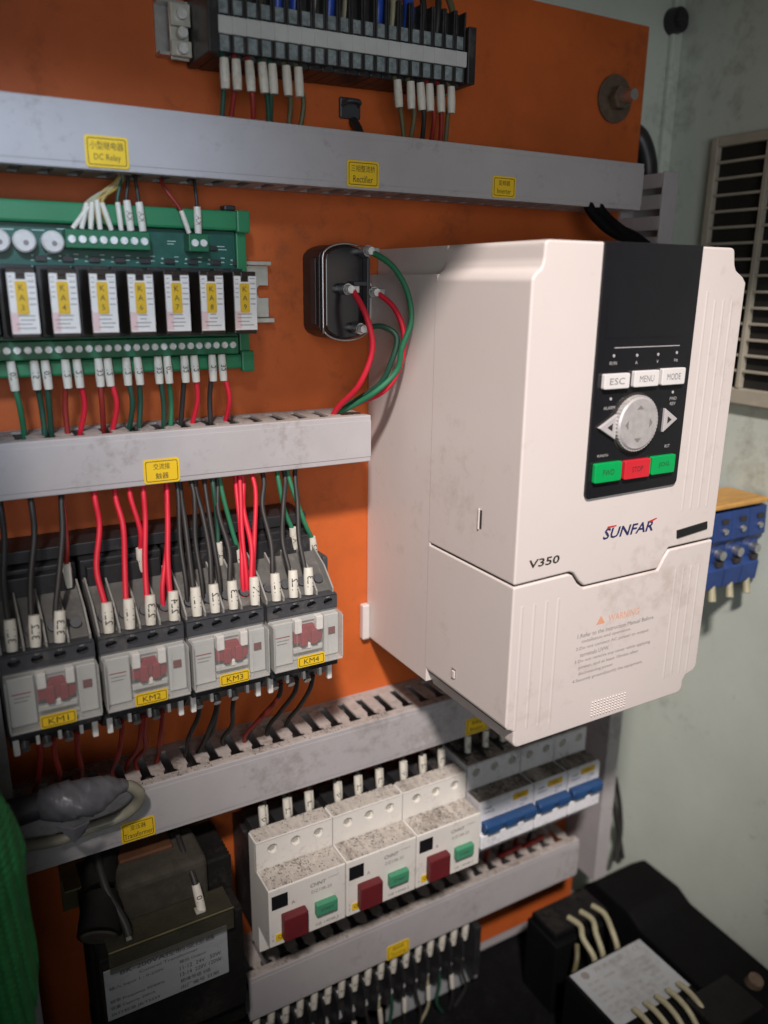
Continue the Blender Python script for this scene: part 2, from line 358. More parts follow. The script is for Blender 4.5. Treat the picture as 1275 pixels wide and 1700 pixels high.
d4 = duct('lowest grey wiring duct below the breakers and over the bottom terminals', 121, 379, -426, -395, off=4.4)
sticker(d4, 214.6, 231.5, -426.0, -415.2, -35.05, [('接线排', 0.5), ('Terminal', 0.66)])
def vduct(label, x0, x1, z0, z1, fingers):
    d = thing('vertical_wiring_duct', label, 'wiring duct', ((x0+x1)/2, 0, z0), 'upright wiring ducts')
    part(d, 'base', 'duct_grey', lambda bm: box(bm, x0, x1, -2, -0.2, z0, z1))
    part(d, 'cover', 'duct_grey', lambda bm: box(bm, x0, x1, -35, -33.6, z0, z1, 0.5))
    part(d, 'side_wall', 'duct_grey', lambda bm: box(bm, x1-1.4, x1-0.1, -33.5, -2.1, z0, z1))
    zs = []; z = z1-9
    while z > z1-100: zs.append(z); z -= PITCH
    if fingers: part(d, 'side_wall', 'duct_grey', lambda bm: box(bm, x0+0.1, x0+1.4, -33.5, -2.1, z0, z+8))
    if fingers: pieces(d, 'finger', 'duct_grey', lambda bm: box(bm, 0, 1.3, -33.4, -2.1, 0, 8.2, 0.3), [(x0+0.1, 0, q) for q in zs])
    else: part(d, 'side_wall', 'duct_grey', lambda bm: box(bm, x0+0.1, x0+1.4, -33.5, -2.1, z0, z1))
    return d
vduct('upright grey wiring duct with open fingers at the right panel edge', 398, 410.6, -440, 66, True)
vduct('upright grey wiring duct along the left edge beside the first contactor', -24, 11.4, -490, -96, False)

# ------------------------------------------------------------------ wires
def wire(m, pts, label, r=1.25, sleeve=None, txt=None, sr=2.05, group=None, sm='sleeve', facing=True, cat='wire', name='control_wire'):
    t = thing(name, label, cat, pts[0], group); rj = random.Random(label)
    if len(pts) > 4: pts = list(pts[:2])+[(p[0]+rj.uniform(-1.9, 1.9), p[1]+rj.uniform(-2.5, 2.5), p[2]) for p in pts[2:-1]]+[pts[-1]]
    part(t, 'insulation', m, lambda bm: tube(bm, pts, r, 8, 6))
    if sleeve:
        a, b = Vector(sleeve[0]), Vector(sleeve[1])
        sl = part(t, 'marker_sleeve', sm, lambda bm: tube(bm, [a, a.lerp(b, 0.33), a.lerp(b, 0.66), b], [sr*0.9, sr, sr*1.02, sr*0.92], 12, 3))
        if txt:
            d = (b-a); c = (a+b)/2; up = math.atan2(d.z, d.x)
            def pr(bm):
                v, f, tw, th = text_mesh(txt); s_ = min(abs(d.length)*0.8/tw, sr*1.3/th)
                dirv = d.normalized(); side = dirv.cross(Vector((0, -1, 0))).normalized(); nrm = side.cross(dirv).normalized()
                if nrm.y > 0: nrm = -nrm
                vs_ = []
                for (p, q) in v:
                    h = q*s_; off = math.sqrt(max(sr*sr*1.06-h*h, 0.01))+0.12
                    vs_.append(bm.verts.new(c+dirv*(p*s_)+side*h+nrm*off))
                for q in f:
                    try: bm.faces.new([vs_[i] for i in q])
                    except ValueError: pass
            part(sl, 'marker_print', 'ink', pr)
    return t
ORD = ['first', 'second', 'third', 'fourth', 'fifth', 'sixth', 'seventh', 'eighth', 'ninth', 'tenth', 'eleventh', 'twelfth', 'thirteenth', 'fourteenth', 'fifteenth', 'sixteenth']

# ------------------------------------------------------------------ top terminal strip
ts = thing('terminal_strip', 'black screw terminal strip with white marker bar above the topmost duct', 'terminal strip', (190, 0, 92))
TILT = 2.6/132
def tz(x): return (x-127)*TILT
part(ts, 'rail', 'steel', lambda bm: (box(bm, 108, 262, -1.5, -0.2, 96, 118), box(bm, 108, 262, -7, -1.6, 116.6, 118), box(bm, 108, 262, -7, -1.6, 96, 97.4)))
pieces(ts, 'terminal', 'black_plastic', lambda bm: (box(bm, 0.15, 6.25, -26, -1.6, -9, 24, 0.4), box(bm, 0.15, 1.1, -31, -26, -7.5, 24, 0.25), box(bm, 5.3, 6.25, -31, -26, -7.5, 24, 0.25)), [(126.5+6.4*i, 0, 102+tz(126.5+6.4*i)) for i in range(20)])
pieces(ts, 'clear_flap', 'term_glass_glints', lambda bm: box(bm, 0.3, 6.1, -30.5, -28.6, -7, -0.6, 0.5), [(126.5+6.4*i, 0, 102+tz(126.5+6.4*i)) for i in range(20)])
pieces(ts, 'clear_flap', 'term_glass_glints', lambda bm: box(bm, 0.3, 6.1, -30.2, -29.2, 7.4, 13.2, 0.4), [(126.5+6.4*i, 0, 102+tz(126.5+6.4*i)) for i in range(20)])
pieces(ts, 'screw', 'screw', lambda bm: cyl(bm, (3.2, -26, 0), (3.2, -27.6, 0), 1.7, 1.5, 10), [(126.5+6.4*i, 0, 112+tz(126.5+6.4*i)) for i in range(20)]+[(126.5+6.4*i, 0, 98+tz(126.5+6.4*i)) for i in range(20)])
pieces(ts, 'marker', 'marker_white', lambda bm: box(bm, -0.05, 6.35, -32.4, -31, -0.3, 6.5, 0.25), [(126.5+6.4*i, 0, 101.6+tz(126.5+6.4*i)) for i in range(20)])
part(ts, 'end_plate', 'black_plastic', lambda bm: box(bm, 254.8, 259.5, -33, -1.6, 94+2.4, 122, 0.6))
part(ts, 'end_plate', 'black_plastic', lambda bm: box(bm, 121.6, 126.3, -34, -1.6, 93, 125, 0.6))
br = part(ts, 'end_bracket', 'zinc', lambda bm: (box(bm, 112.5, 120.8, -9, -7.4, 94, 116.5, 0.4), box(bm, 112.5, 121.3, -11.5, -9.2, 95, 101.5, 0.4), box(bm, 112.5, 121.3, -11.5, -9.2, 107, 116, 0.4)))
for zc in (98, 104.3, 111.5): part(br, 'screw', 'screw', lambda bm: cyl(bm, (117, -11.5, zc), (117, -13.6, zc), 2.5, 2.2, 14))
cols_top = ['wire_dark_green', 'wire_dark_red', 'wire_dark_red', 'wire_dark_green', 'wire_dark_green', 'wire_olive', 'wire_olive', 'wire_olive', 'wire_olive', 'wire_black', 'wire_dark_red', 'wire_dark_red', 'wire_olive']
tx = [126.7+3, 132.1+3, 138.1+3, 145.1+2, 150.9+1, 158.6, 164.5, 216.5, 224, 229.6, 234.9, 241.3, 247.8]
bx_ = [130.8, 137, 145.6, 153.5, 155.9, 164.1, 168.7, 225, 229, 238.5, 241.1, 248, 251.5]
for i, x in enumerate(tx):
    zt = 93+tz(x)
    wire(cols_top[i], [(x, -26, zt+2), (x, -28, zt-5), ((x+bx_[i])/2, -26, zt-14), (bx_[i], -20, 66), (bx_[i], -18, 60)],
         '%s wire from the left hanging under the top terminal strip, with a white sleeve' % ORD[i], 1.2, ((x, -29, zt-0.5), (x+(bx_[i]-x)*0.15, -29, zt-12.5)), None, 2.1, 'wires under the top terminal strip')
ucol = ['wire_black', 'wire_black', 'wire_olive', 'ferrule_blue', 'ferrule_blue', 'sleeve', 'ferrule_blue', 'wire_cream', 'wire_cream', 'ferrule_blue', 'wire_cream', 'ferrule_blue', 'wire_black', 'wire_black', 'wire_olive']
for i in range(15):
    x = 131+8.4*i; z = 122+tz(x)
    wire(ucol[i], [(x, -26, z-6), (x, -27, z+4), (x+2*math.sin(i*2.1), -22, z+16), (x+3*math.sin(i*1.3), -14, z+34)], '%s wire from the left rising out of the top terminal strip' % ORD[i], 2.6 if ucol[i] == 'ferrule_blue' else 1.6, group='wires above the top terminal strip')
cl = thing('cable_clip', 'small dark grey cable clip stuck on the orange panel above the duct', 'clip', (204, 0, 84))
part(cl, 'pad', 'dark_plastic', lambda bm: box(bm, 199, 211, -2.2, -0.1, 80, 90, 1.0))
part(cl, 'loop', 'dark_plastic', lambda bm: tube(bm, [(200.5, -2, 86), (202, -6, 87.5), (208, -6, 87.5), (209.5, -2, 86)], 1.0, 8))
solo('cable_stub', 'wire_black', lambda bm: tube(bm, [(206, -3, 79), (206, -8, 75), (205, -14, 69), (205, -18, 60)], 2.2, 8), 'short black cable stub dropping behind the topmost duct below the clip', 'cable', (206, -3, 60))

# ------------------------------------------------------------------ relay board
rb = thing('relay_board', 'green relay module board with a row of labelled relays and screw terminals', 'relay board', (60, 0, -41))
part(rb, 'din_rail', 'zinc', lambda bm: (prism(bm, [(-20, 7.5), (-20, -17.5), (157, -17.5), (157, -8), (152, -8), (151, -6.5), (151, -3.5), (152, -2), (157, -2), (157, 7.5)], -3, -4.4, bev=0.2),
     box(bm, -20, 157.5, -8.2, -4.5, 7.7, 9.6, 0.3), box(bm, -20, 158.5, -8.2, -4.5, -20, -17.8, 0.3)))
hs = part(rb, 'housing', 'rail_green', lambda bm: (box(bm, -20, 141, -20, -9, 22.6, 31.4, 1.2), box(bm, -20, 141, -20, -9, -41.2, -34.2, 1.2), box(bm, 136.2, 141.2, -17.6, -9, -34, 22.4, 0.6)))
for zc in (26.8, -37.6): part(hs, 'end_latch', 'rail_green', lambda bm: box(bm, 135.6, 142.2, -21.4, -17.8, zc-5, zc+5, 0.8))
part(hs, 'corner_clip', 'black_plastic', lambda bm: box(bm, 131, 136.5, -18, -11, 31.6, 34, 0.6))
pb = part(rb, 'circuit_board', 'pcb', lambda bm: box(bm, -20, 136, -15.6, -14, -34, 22.4))
def smd(bm):
    for i in range(9):
        x = 47+11*i
        box(bm, x, x+4.6, -17, -15.7, 7.2, 9.6, 0.2)
    box(bm, 122.5, 127, -17.2, -15.7, 13.6, 15.6, 0.2)
part(pb, 'component', 'black_plastic', smd)
def silk(bm):
    for i in range(9):
        x = 47+11*i
        for a, b, c, d in ((-1.6, -0.4, 7.4, 7.8), (5, 6.6, 8.2, 8.7), (-1.2, -0.2, 9.2, 9.9), (4.9, 6.9, 10.2, 10.6)): box(bm, x+a, x+b, -15.72, -15.62, c, d)
    for a, b, c, d in ((104, 108, 17, 17.4), (104, 107, 15.8, 16.2), (128, 132, 14, 14.4), (127.4, 131, 15.4, 15.8), (119.5, 122, 14.4, 14.7), (35, 40, 19.5, 20), (47, 52, 19.6, 20.0), (57, 61, 20.4, 20.8)): box(bm, a, b, -15.72, -15.62, c, d)
    box(bm, -20, 132, -15.72, -15.62, 5.0, 5.3)
part(pb, 'board_print', 'silk', silk)
for cx in (33.2, 43.2, 54.3):
    cp = part(rb, 'round_capacitor', 'cap_white', lambda bm: (cyl(bm, (cx, -15.7, 15), (cx, -21, 15), 4.6, 4.6, 24), cyl(bm, (cx, -21, 15), (cx, -21.8, 15), 4.6, 3.9, 24)))
    part(cp, 'centre_mark', 'ink_grey', lambda bm: prism(bm, circ(cx+0.4, 14.4, 1.1, 12), -21.9, -21.95))
ub = part(rb, 'terminal_block', 'term_green', lambda bm: (box(bm, 59, 94.4, -24, -15.8, 12.6, 20.4, 0.5), ))
pieces(ub, 'screw', 'screw', lambda bm: cyl(bm, (0, -24, 0), (0, -24.7, 0), 1.75, 1.5, 14), [(61.4+4.33*i, 0, 16.3) for i in range(8)])
ub2 = part(rb, 'terminal_block', 'term_green', lambda bm: box(bm, 111.6, 121, -24, -15.8, 12.6, 20.4, 0.5))
pieces(ub2, 'screw', 'screw', lambda bm: cyl(bm, (0, -24, 0), (0, -24.7, 0), 1.75, 1.5, 14), [(114.4, 0, 16.4), (118.4, 0, 16.5)])
lb = part(rb, 'terminal_block', 'term_green', lambda bm: (box(bm, -20, 133.2, -24, -15.8, -33.6, -25.6, 0.5), box(bm, -20, 133.2, -22, -15.8, -25.5, -23.5, 0.4)))
pieces(lb, 'screw', 'screw', lambda bm: cyl(bm, (0, -24, 0), (0, -24.7, 0), 1.7, 1.45, 14), [(130.4-4.13*i, 0, -29.3) for i in range(28)])
for i in range(9):
    x = 124.9-15.35*i
    if x+10 < 12: break
    rl = part(rb, 'relay', 'relay_dark', lambda bm: (box(bm, x-0.6, x+10.2, -45, -16, -23, 4.2, 0.5), box(bm, x+3.0, x+6.2, -45.6, -40, 1.4, 3.9, 0.2)))
    part(rl, 'socket', 'black_plastic', lambda bm: box(bm, x-2.2, x+11.6, -24, -16, -24.4, 5.6, 0.4))
    lab = part(rl, 'relay_label', 'relay_white', lambda bm: (box(bm, x-0.3, x+10.0, -45.5, -45.05, -21.2, -0.3), box(bm, x-0.3, x+2.8, -45.5, -45.05, -0.25, 2.2), box(bm, x+6.4, x+10.0, -45.5, -45.05, -0.25, 2.2)))
    part(lab, 'relay_print', 'ink_grey', lambda bm: [box(bm, x+7.0+random.uniform(-0.3, 0.5), x+9.5, -45.6, -45.52, 1-2.2*k, 1.35-2.2*k) for k in range(6)]+[box(bm, x+0.6+random.uniform(0, 3), x+6+random.uniform(0, 3), -45.6, -45.52, -14.4-1.6*k, -14.05-1.6*k) for k in range(4)]+[box(bm, x+0.2, x+1.6, -45.6, -45.52, 0.6-1.9*k, 0.9-1.9*k) for k in range(5)])
    part(lab, 'pink_patch', 'relay_pink', lambda bm: box(bm, x-0.2, x+2.6, -45.58, -45.52, -20.6, -13))
    yl = part(rl, 'name_sticker', 'relay_yellow', lambda bm: prism(bm, rrect(x+2.2, x+6.6, -13.6, -0.9, 0.6), -45.7, -45.9))
    part(yl, 'print', 'ink', lambda bm: [text(bm, c_, x+4.4, -3.4-3.8*k, -45.95, height=2.2) for k, c_ in enumerate('KA%d' % (9-i))])
lowx = [32.3, 41.4, 45.7, 54, 58.7, 67.8, 71.7, 79.8, 84.8, 94, 98.2, 106.3, 110.9, 119.6, 124.3]
lowc = ['wire_green', 'wire_dark_green', 'wire_dark_green', 'wire_dark_red', 'wire_red', 'wire_dark_red', 'wire_red', 'wire_dark_green', 'wire_dark_green', 'wire_dark_green', 'wire_green', 'wire_black', 'wire_red', 'wire_black', 'wire_red']
for i, x in enumerate(lowx):
    xe = x+(1.5 if i % 2 else 2.6)-1
    wire(lowc[i], [(x, -22, -32), (x, -24, -40), (xe, -22, -54), (xe-0.5, -18, -68), (xe-0.5, -16, -74)], '%s wire from the left under the green relay board, with a white sleeve' % ORD[i], 1.25,
         ((x, -24.5, -33.6), (x+(xe-x)*0.35, -24.6, -46.0)), random.choice(['12', '07', '21', '15', '32']), 1.9, 'wires under the relay board')
upx = [62.3, 65.9, 69.6, 73.5, 78.2, 82.3, 86.4, 91.6, 112.2, 116.4]
upt = [(69.5, 29.5), (68.8, 31), (71, 31.5), (73, 32.5), (75, 31.5), (81.5, 32), (85.4, 33), (90.6, 32.6), (109, 30), (116.4, 32)]
upe = [(84, 40), (84, 41), (84, 42), (83, 42), (83, 41), (84, 42), (87, 42), (90, 42), (102, 40), (116, 43)]
upc = ['wire_yellow', 'wire_cream', 'wire_cream', 'wire_yellow', 'wire_yellow', 'wire_dark_green', 'wire_black', 'wire_black', 'wire_dark_red', 'wire_black']
for i, x in enumerate(upx):
    a = upt[i]; e = upe[i]
    wire(upc[i], [(x, -22, 20), (a[0], -23, a[1]), (e[0], -22, e[1]), (e[0], -16, e[1]+8)], '%s wire from the left above the green relay board, with a white sleeve' % ORD[i], 0.8,
         ((x, -23, 20.6), (a[0], -23.4, a[1])), 'KA' if i in (6, 7, 9) else None, 1.15 if i < 6 or i == 8 else 1.7, 'wires above the relay board')

# ------------------------------------------------------------------ rectifier module
rc = thing('rectifier_module', 'black rectifier block with pale rounded rim and screw lugs beside the inverter', 'rectifier', (190, 0, -30))
prof = [(178, 12)]+[(178+26*(0.5-0.5*math.cos(math.pi*i/10)), 12+6.6*math.sin(math.pi*i/10)) for i in range(1, 10)]+[(204, 12), (204, -22)]+[(204-26*(0.5-0.5*math.cos(math.pi*i/10)), -22-6.6*math.sin(math.pi*i/10)) for i in range(1, 10)]+[(178, -22)]
part(rc, 'heat_base', 'black_plastic', lambda bm: prism(bm, prof, -0.2, -20, bev=0.4))
part(rc, 'body', 'gloss_black', lambda bm: prism(bm, [(191+(p[0]-191)*0.93, -5+(p[1]+5)*0.95) for p in prof], -20.1, -26, bev=0.6))
def rim(bm):
    for sc, y in ((1.0, -24.5),):
        pts = [(191+(p[0]-191)*sc, y, -5+(p[1]+5)*sc) for p in prof]; tube(bm, pts+[pts[0]], 0.55, 6, 2)
part(rc, 'rim', 'steel', rim)
part(rc, 'side_strip', 'dark_plastic', lambda bm: box(bm, 177.2, 177.9, -17, -11, -21, 11.5, 0.2))
part(rc, 'divider', 'dark_plastic', lambda bm: (box(bm, 192.5, 201, -30.5, -26.1, -1.5, 0.5, 0.3), box(bm, 199.6, 201.2, -31, -26.1, -20, 12, 0.3)))
lugs = [(188.3, -3.2), (199.5, 15.2), (203, -4.6), (195.5, -22.5)]
for lx, lz in lugs:
    lg = part(rc, 'lug', 'steel', lambda bm: (cyl(bm, (lx, -26, lz), (lx, -32, lz), 3.0, 2.8, 14), box(bm, lx-1.5, lx+6, -33, -32, lz-1.8, lz+1.8, 0.4)))
    part(lg, 'screw', 'screw', lambda bm: cyl(bm, (lx, -33, lz), (lx, -35.5, lz), 2.2, 1.9, 12))
RW = [('wire_red', [(190, -34, -4), (193.2, -42, -16), (195.7, -44, -32), (191.7, -38, -50), (187, -24, -63), (184, -18, -72)], 'red wire from the middle lug of the rectifier curving into the short duct', 1.5),
      ('wire_red', [(204, -34, -5), (209, -42, -12), (212.2, -46, -24), (213, -46, -40), (205, -38, -54), (190, -24, -64), (186, -18, -72)], 'red wire looping behind the green wires against the inverter side', 1.4),
      ('wire_green', [(200, -33, 15), (207.1, -42, 8.5), (213, -46, -3), (214, -48, -17.5), (210, -48, -31), (208, -46, -43), (199, -38, -55), (188, -22, -66)], 'upper green wire arching from the top rectifier lug down to the duct', 1.5),
      ('wire_dark_green', [(197, -33, -22.5), (203, -40, -21), (207.5, -45, -26), (207, -46, -38), (200, -38, -51), (189, -22, -64)], 'lower dark green wire from the bottom rectifier lug to the duct', 1.4)]
for m_, p_, l_, r_ in RW: wire(m_, p_, l_, r_, group='wires of the rectifier')

# ------------------------------------------------------------------ inverter
iv = thing('inverter', 'big white frequency inverter with black keypad mounted on the orange panel', 'inverter', (282, 0, -213))
part(iv, 'back_case', 'ivory', lambda bm: (box(bm, 217.12, 347.88, -68.3, -0.5, -209, 4.3, 0.35), box(bm, 222.6, 338.4, -68.3, -0.5, 3, 17.4, 0.35)))
part(iv, 'mounting_tab', 'ivory_side', lambda bm: box(bm, 212, 216.8, -5, -0.5, -209.5, -187, 0.8))
part(iv, 'mounting_tab', 'ivory_side', lambda bm: box(bm, 212, 216.8, -5, -0.5, -20, 0, 0.8))
part(iv, 'core', 'ink', lambda bm: (box(bm, 218.2, 346.8, -136, -67, -203, 3, 0), box(bm, 225, 338, -136, -67, 2, 16)))
def arc(cx, cz, r, a0, a1, n=4): return [(cx+r*math.cos(math.radians(a0+(a1-a0)*i/n)), cz+r*math.sin(math.radians(a0+(a1-a0)*i/n))) for i in range(n+1)]
up = [(217, -129.4)]+[(217, 2)]+[(218.5, 4.4), (221.5, 6.5), (222.5, 10)]+arc(225, 15.2, 2.4, 180, 90)+arc(335, 15.2, 2.4, 90, 0)+[(338.5, 10), (340, 7.5), (345.5, 4.6), (348, 2), (348, -126.0), (315.0, -126.6), (311.5, -131), (308.5, -136.6), (259.5, -137.0), (256, -134), (252.5, -129.6), (249.5, -128.4)]
lo = [(217, -130.4), (249.3, -129.4), (251.6, -130.4), (255.2, -135.2), (259, -138.0), (309.2, -137.6), (312.4, -131.8), (315.6, -127.8), (348, -127.2), (348, -199.5), (346.2, -202), (340.2, -203.6), (338.4, -206.5)]+arc(334.5, -209.2, 4.0, 0, -90)+arc(225.4, -210.4, 3.2, 270, 180)+[(222, -204), (218.2, -202.6), (217, -201)]
uc = part(iv, 'upper_cover', 'ivory', lambda bm: prism(bm, up, -66.6, -138, bev=0.9, seg=3))
lc = part(iv, 'lower_cover', 'ivory', lambda bm: prism(bm, lo, -66.5, -138, bev=0.9, seg=3))
def rib(bm, x0, z0, x1, z1, r=2.6, y=-135.58):
    cyl(bm, (x0, y, z0), (x1, y, z1), r, r, 20)
for i in range(4): part(lc, 'rib', 'ivory', lambda bm: rib(bm, 222.5+7.2*i, -140.5, 222.5+7.2*i, -206+0.8*(3-i)))
for i in range(4): part(lc, 'rib', 'ivory', lambda bm: rib(bm, 322.5+5.8*i, -139.5, 322.5+5.8*i, -201))
for i in range(4): part(uc, 'rib', 'ivory', lambda bm: rib(bm, 321.6+6.0*i, -6 if i else -2, 321.6+6.0*i, -108))
part(uc, 'side_slot', 'ink', lambda bm: box(bm, 216.85, 217.0, -112, -109.6, -110, -101))
part(uc, 'side_catch', 'ivory', lambda bm: box(bm, 216.3, 217.0, -110.4, -109.4, -110.5, -100.5, 0.15))
part(lc, 'side_slot', 'ink_grey', lambda bm: box(bm, 216.85, 217.0, -96, -92.5, -195, -189.5))
part(lc, 'side_catch', 'ivory', lambda bm: box(bm, 216.2, 217.0, -95.6, -93.4, -194.6, -190.6, 0.15))
bd = part(uc, 'badge', 'gloss_black', lambda bm: prism(bm, [(319.3, -118.0), (341.3, -116.2), (341.9, -120.2), (319.9, -122.2)], -138, -138.6))
part(lc, 'grip_dots', 'ivory', lambda bm: [cyl(bm, (272+2.05*i, -137.8, -202+-1.5*j-0.05*i), (272+2.05*i, -138.6, -202-1.5*j-0.05*i), 0.62, 0.3, 6) for i in range(12) for j in range(6)])
part(uc, 'model_print', 'ink', lambda bm: text(bm, 'V350', 233.6, -120.6, -138.08, width=18.2, height=4.0, shear=0.12))
part(uc, 'logo', 'logo_blue', lambda bm: text(bm, 'SUNFAR', 286, -112.9, -138.08, width=33.5, height=5.4, shear=0.28))
part(uc, 'logo_accent', 'logo_red', lambda bm: (prism(bm, [(270.6, -110.2), (276.8, -109.8), (277.0, -109.2), (271.4, -109.2)], -138.1, -138.16), prism(bm, [(297.5, -110.4), (303.6, -109.2), (304.2, -109.6), (300, -111)], -138.1, -138.16)))
def warn(bm):
    for k, (s_, a, b) in enumerate([('1.Refer to the instruction Manual Before', 258, 309.5), ('installation and operation.', 261, 294), ('2.Do not connect AC power to output', 257.6, 307), ('terminals UVW.', 260.6, 280), ('3.Do not remove any cover while applying', 257.4, 309), ('power, and at least 10mins after', 260.4, 301), ('disconnecting power.', 260.4, 284), ('4.Securely ground(earth) the equipment.', 257, 305)]):
        text(bm, s_, (a+b)/2, -163.0-3.45*k, -138.06, width=b-a, height=2.2)
part(lc, 'warning_text', 'ink_grey', warn)
part(lc, 'warning_title', 'warn_orange', lambda bm: (text(bm, 'WARNING', 288, -157.4, -138.06, width=21, height=3.6), prism(bm, [(269.5, -159.2), (275.2, -159.2), (272.3, -154.8)], -138.06, -138.1)))
kp = part(iv, 'keypad', 'gloss_black', lambda bm: prism(bm, [(254, 17.9)]+arc(256.6, -91.6, 2.4, 180, 270)+arc(311.4, -90.8, 2.4, 270, 360)+[(314, 17.9)], -130, -139.4, bev=0.5))
part(kp, 'display_window', 'gloss_black', lambda bm: box(bm, 258, 310, -139.6, -139.4, -22, 7, 0.05))
part(kp, 'keypad_line', 'arrow_grey', lambda bm: box(bm, 264, 305, -139.5, -139.42, -26.35, -26.0))
part(kp, 'keypad_print', 'arrow_grey', lambda bm: ([text(bm, s_, cx, cz, -139.48, height=1.5) for s_, cx, cz in (('RUN', 264, -32.8), ('A', 278.2, -33), ('V', 291.5, -33), ('Hz', 303.6, -32.7), ('ALARM', 264, -52.5), ('FWD', 304.6, -50.6), ('REV', 304.6, -53), ('RUN/JOG', 262.5, -74.2), ('RST', 304, -73.2))]+[prism(bm, circ(cx, cz, 0.7, 8), -139.42, -139.6) for cx, cz in ((264, -29.6), (278.2, -29.8), (291.5, -29.8), (303.6, -29.4), (264.4, -48.5), (303.8, -47.6))]))
for x0, x1, z1, z0, s_ in ((257.8, 273, -37.2, -43.9, 'ESC'), (275.8, 291.4, -36.6, -43.8, 'MENU'), (293.4, 308.6, -36.2, -43.8, 'MODE')):
    k_ = part(kp, 'key', 'key_white', lambda bm: prism(bm, rrect(x0, x1, z0, z1, 0.7), -139.4, -141.6, bev=0.3))
    part(k_, 'key_print', 'ink_grey', lambda bm: text(bm, s_, (x0+x1)/2, (z0+z1)/2, -141.68, width=9, height=2.9))
for x0, x1, z1, z0, m_, s_ in ((256.9, 273.2, -77.2, -86.2, 'key_green', 'FWD'), (275.2, 291.6, -77.5, -86.4, 'key_red', 'STOP'), (292.8, 308.4, -77.2, -86, 'key_green', 'JOG')):
    k_ = part(kp, 'key', m_, lambda bm: prism(bm, rrect(x0, x1, z0, z1, 0.7), -139.4, -141.6, bev=0.3), label={'key_green': 'green key', 'key_red': 'red key'}[m_])
    part(k_, 'key_print', 'ink', lambda bm: text(bm, s_, (x0+x1)/2, (z0+z1)/2, -141.68, width=7, height=2.6))
kn = part(kp, 'knob', 'knob_silver', lambda bm: prism(bm, [(280.2+(12.6+(0.35 if i % 2 else 0))*math.cos(2*math.pi*i/96), -60.4+(12.6+(0.35 if i % 2 else 0))*math.sin(2*math.pi*i/96)) for i in range(96)], -139.4, -142.0, bev=0.0))
part(kn, 'knob_face', 'knob_silver', lambda bm: cyl(bm, (280.2, -142.02, -60.4), (280.2, -142.7, -60.4), 12.3, 11.4, 48))
part(kn, 'knob_print', 'ink_grey', lambda bm: [prism(bm, [(280.2+a*6.6-b*2.2, -60.4+b*6.6-a*2.2), (280.2+a*6.6+b*2.2, -60.4+b*6.6+a*2.2), (280.2+a*8.6, -60.4+b*8.6)], -142.72, -142.8) for a, b in ((1, 0), (-1, 0), (0, 1), (0, -1))])
part(kp, 'knob_well', 'ink', lambda bm: prism(bm, circ(280.2, -60.4, 14.0, 40), -139.42, -139.6))
for pts in ([(257.4, -61.0), (268, -55.4), (268, -67)], [(307.4, -60.2), (298.4, -54.6), (298.4, -66)]):
    ar = part(kp, 'arrow_key', 'arrow_grey', lambda bm: prism(bm, pts, -139.4, -141.0, bev=0.3))
    cx = sum(p[0] for p in pts)/3; cz = sum(p[1] for p in pts)/3
    part(ar, 'arrow_print', 'ink', lambda bm: prism(bm, [(cx+(p[0]-cx)*0.3, cz+(p[1]-cz)*0.3) for p in pts], -141.05, -141.12))

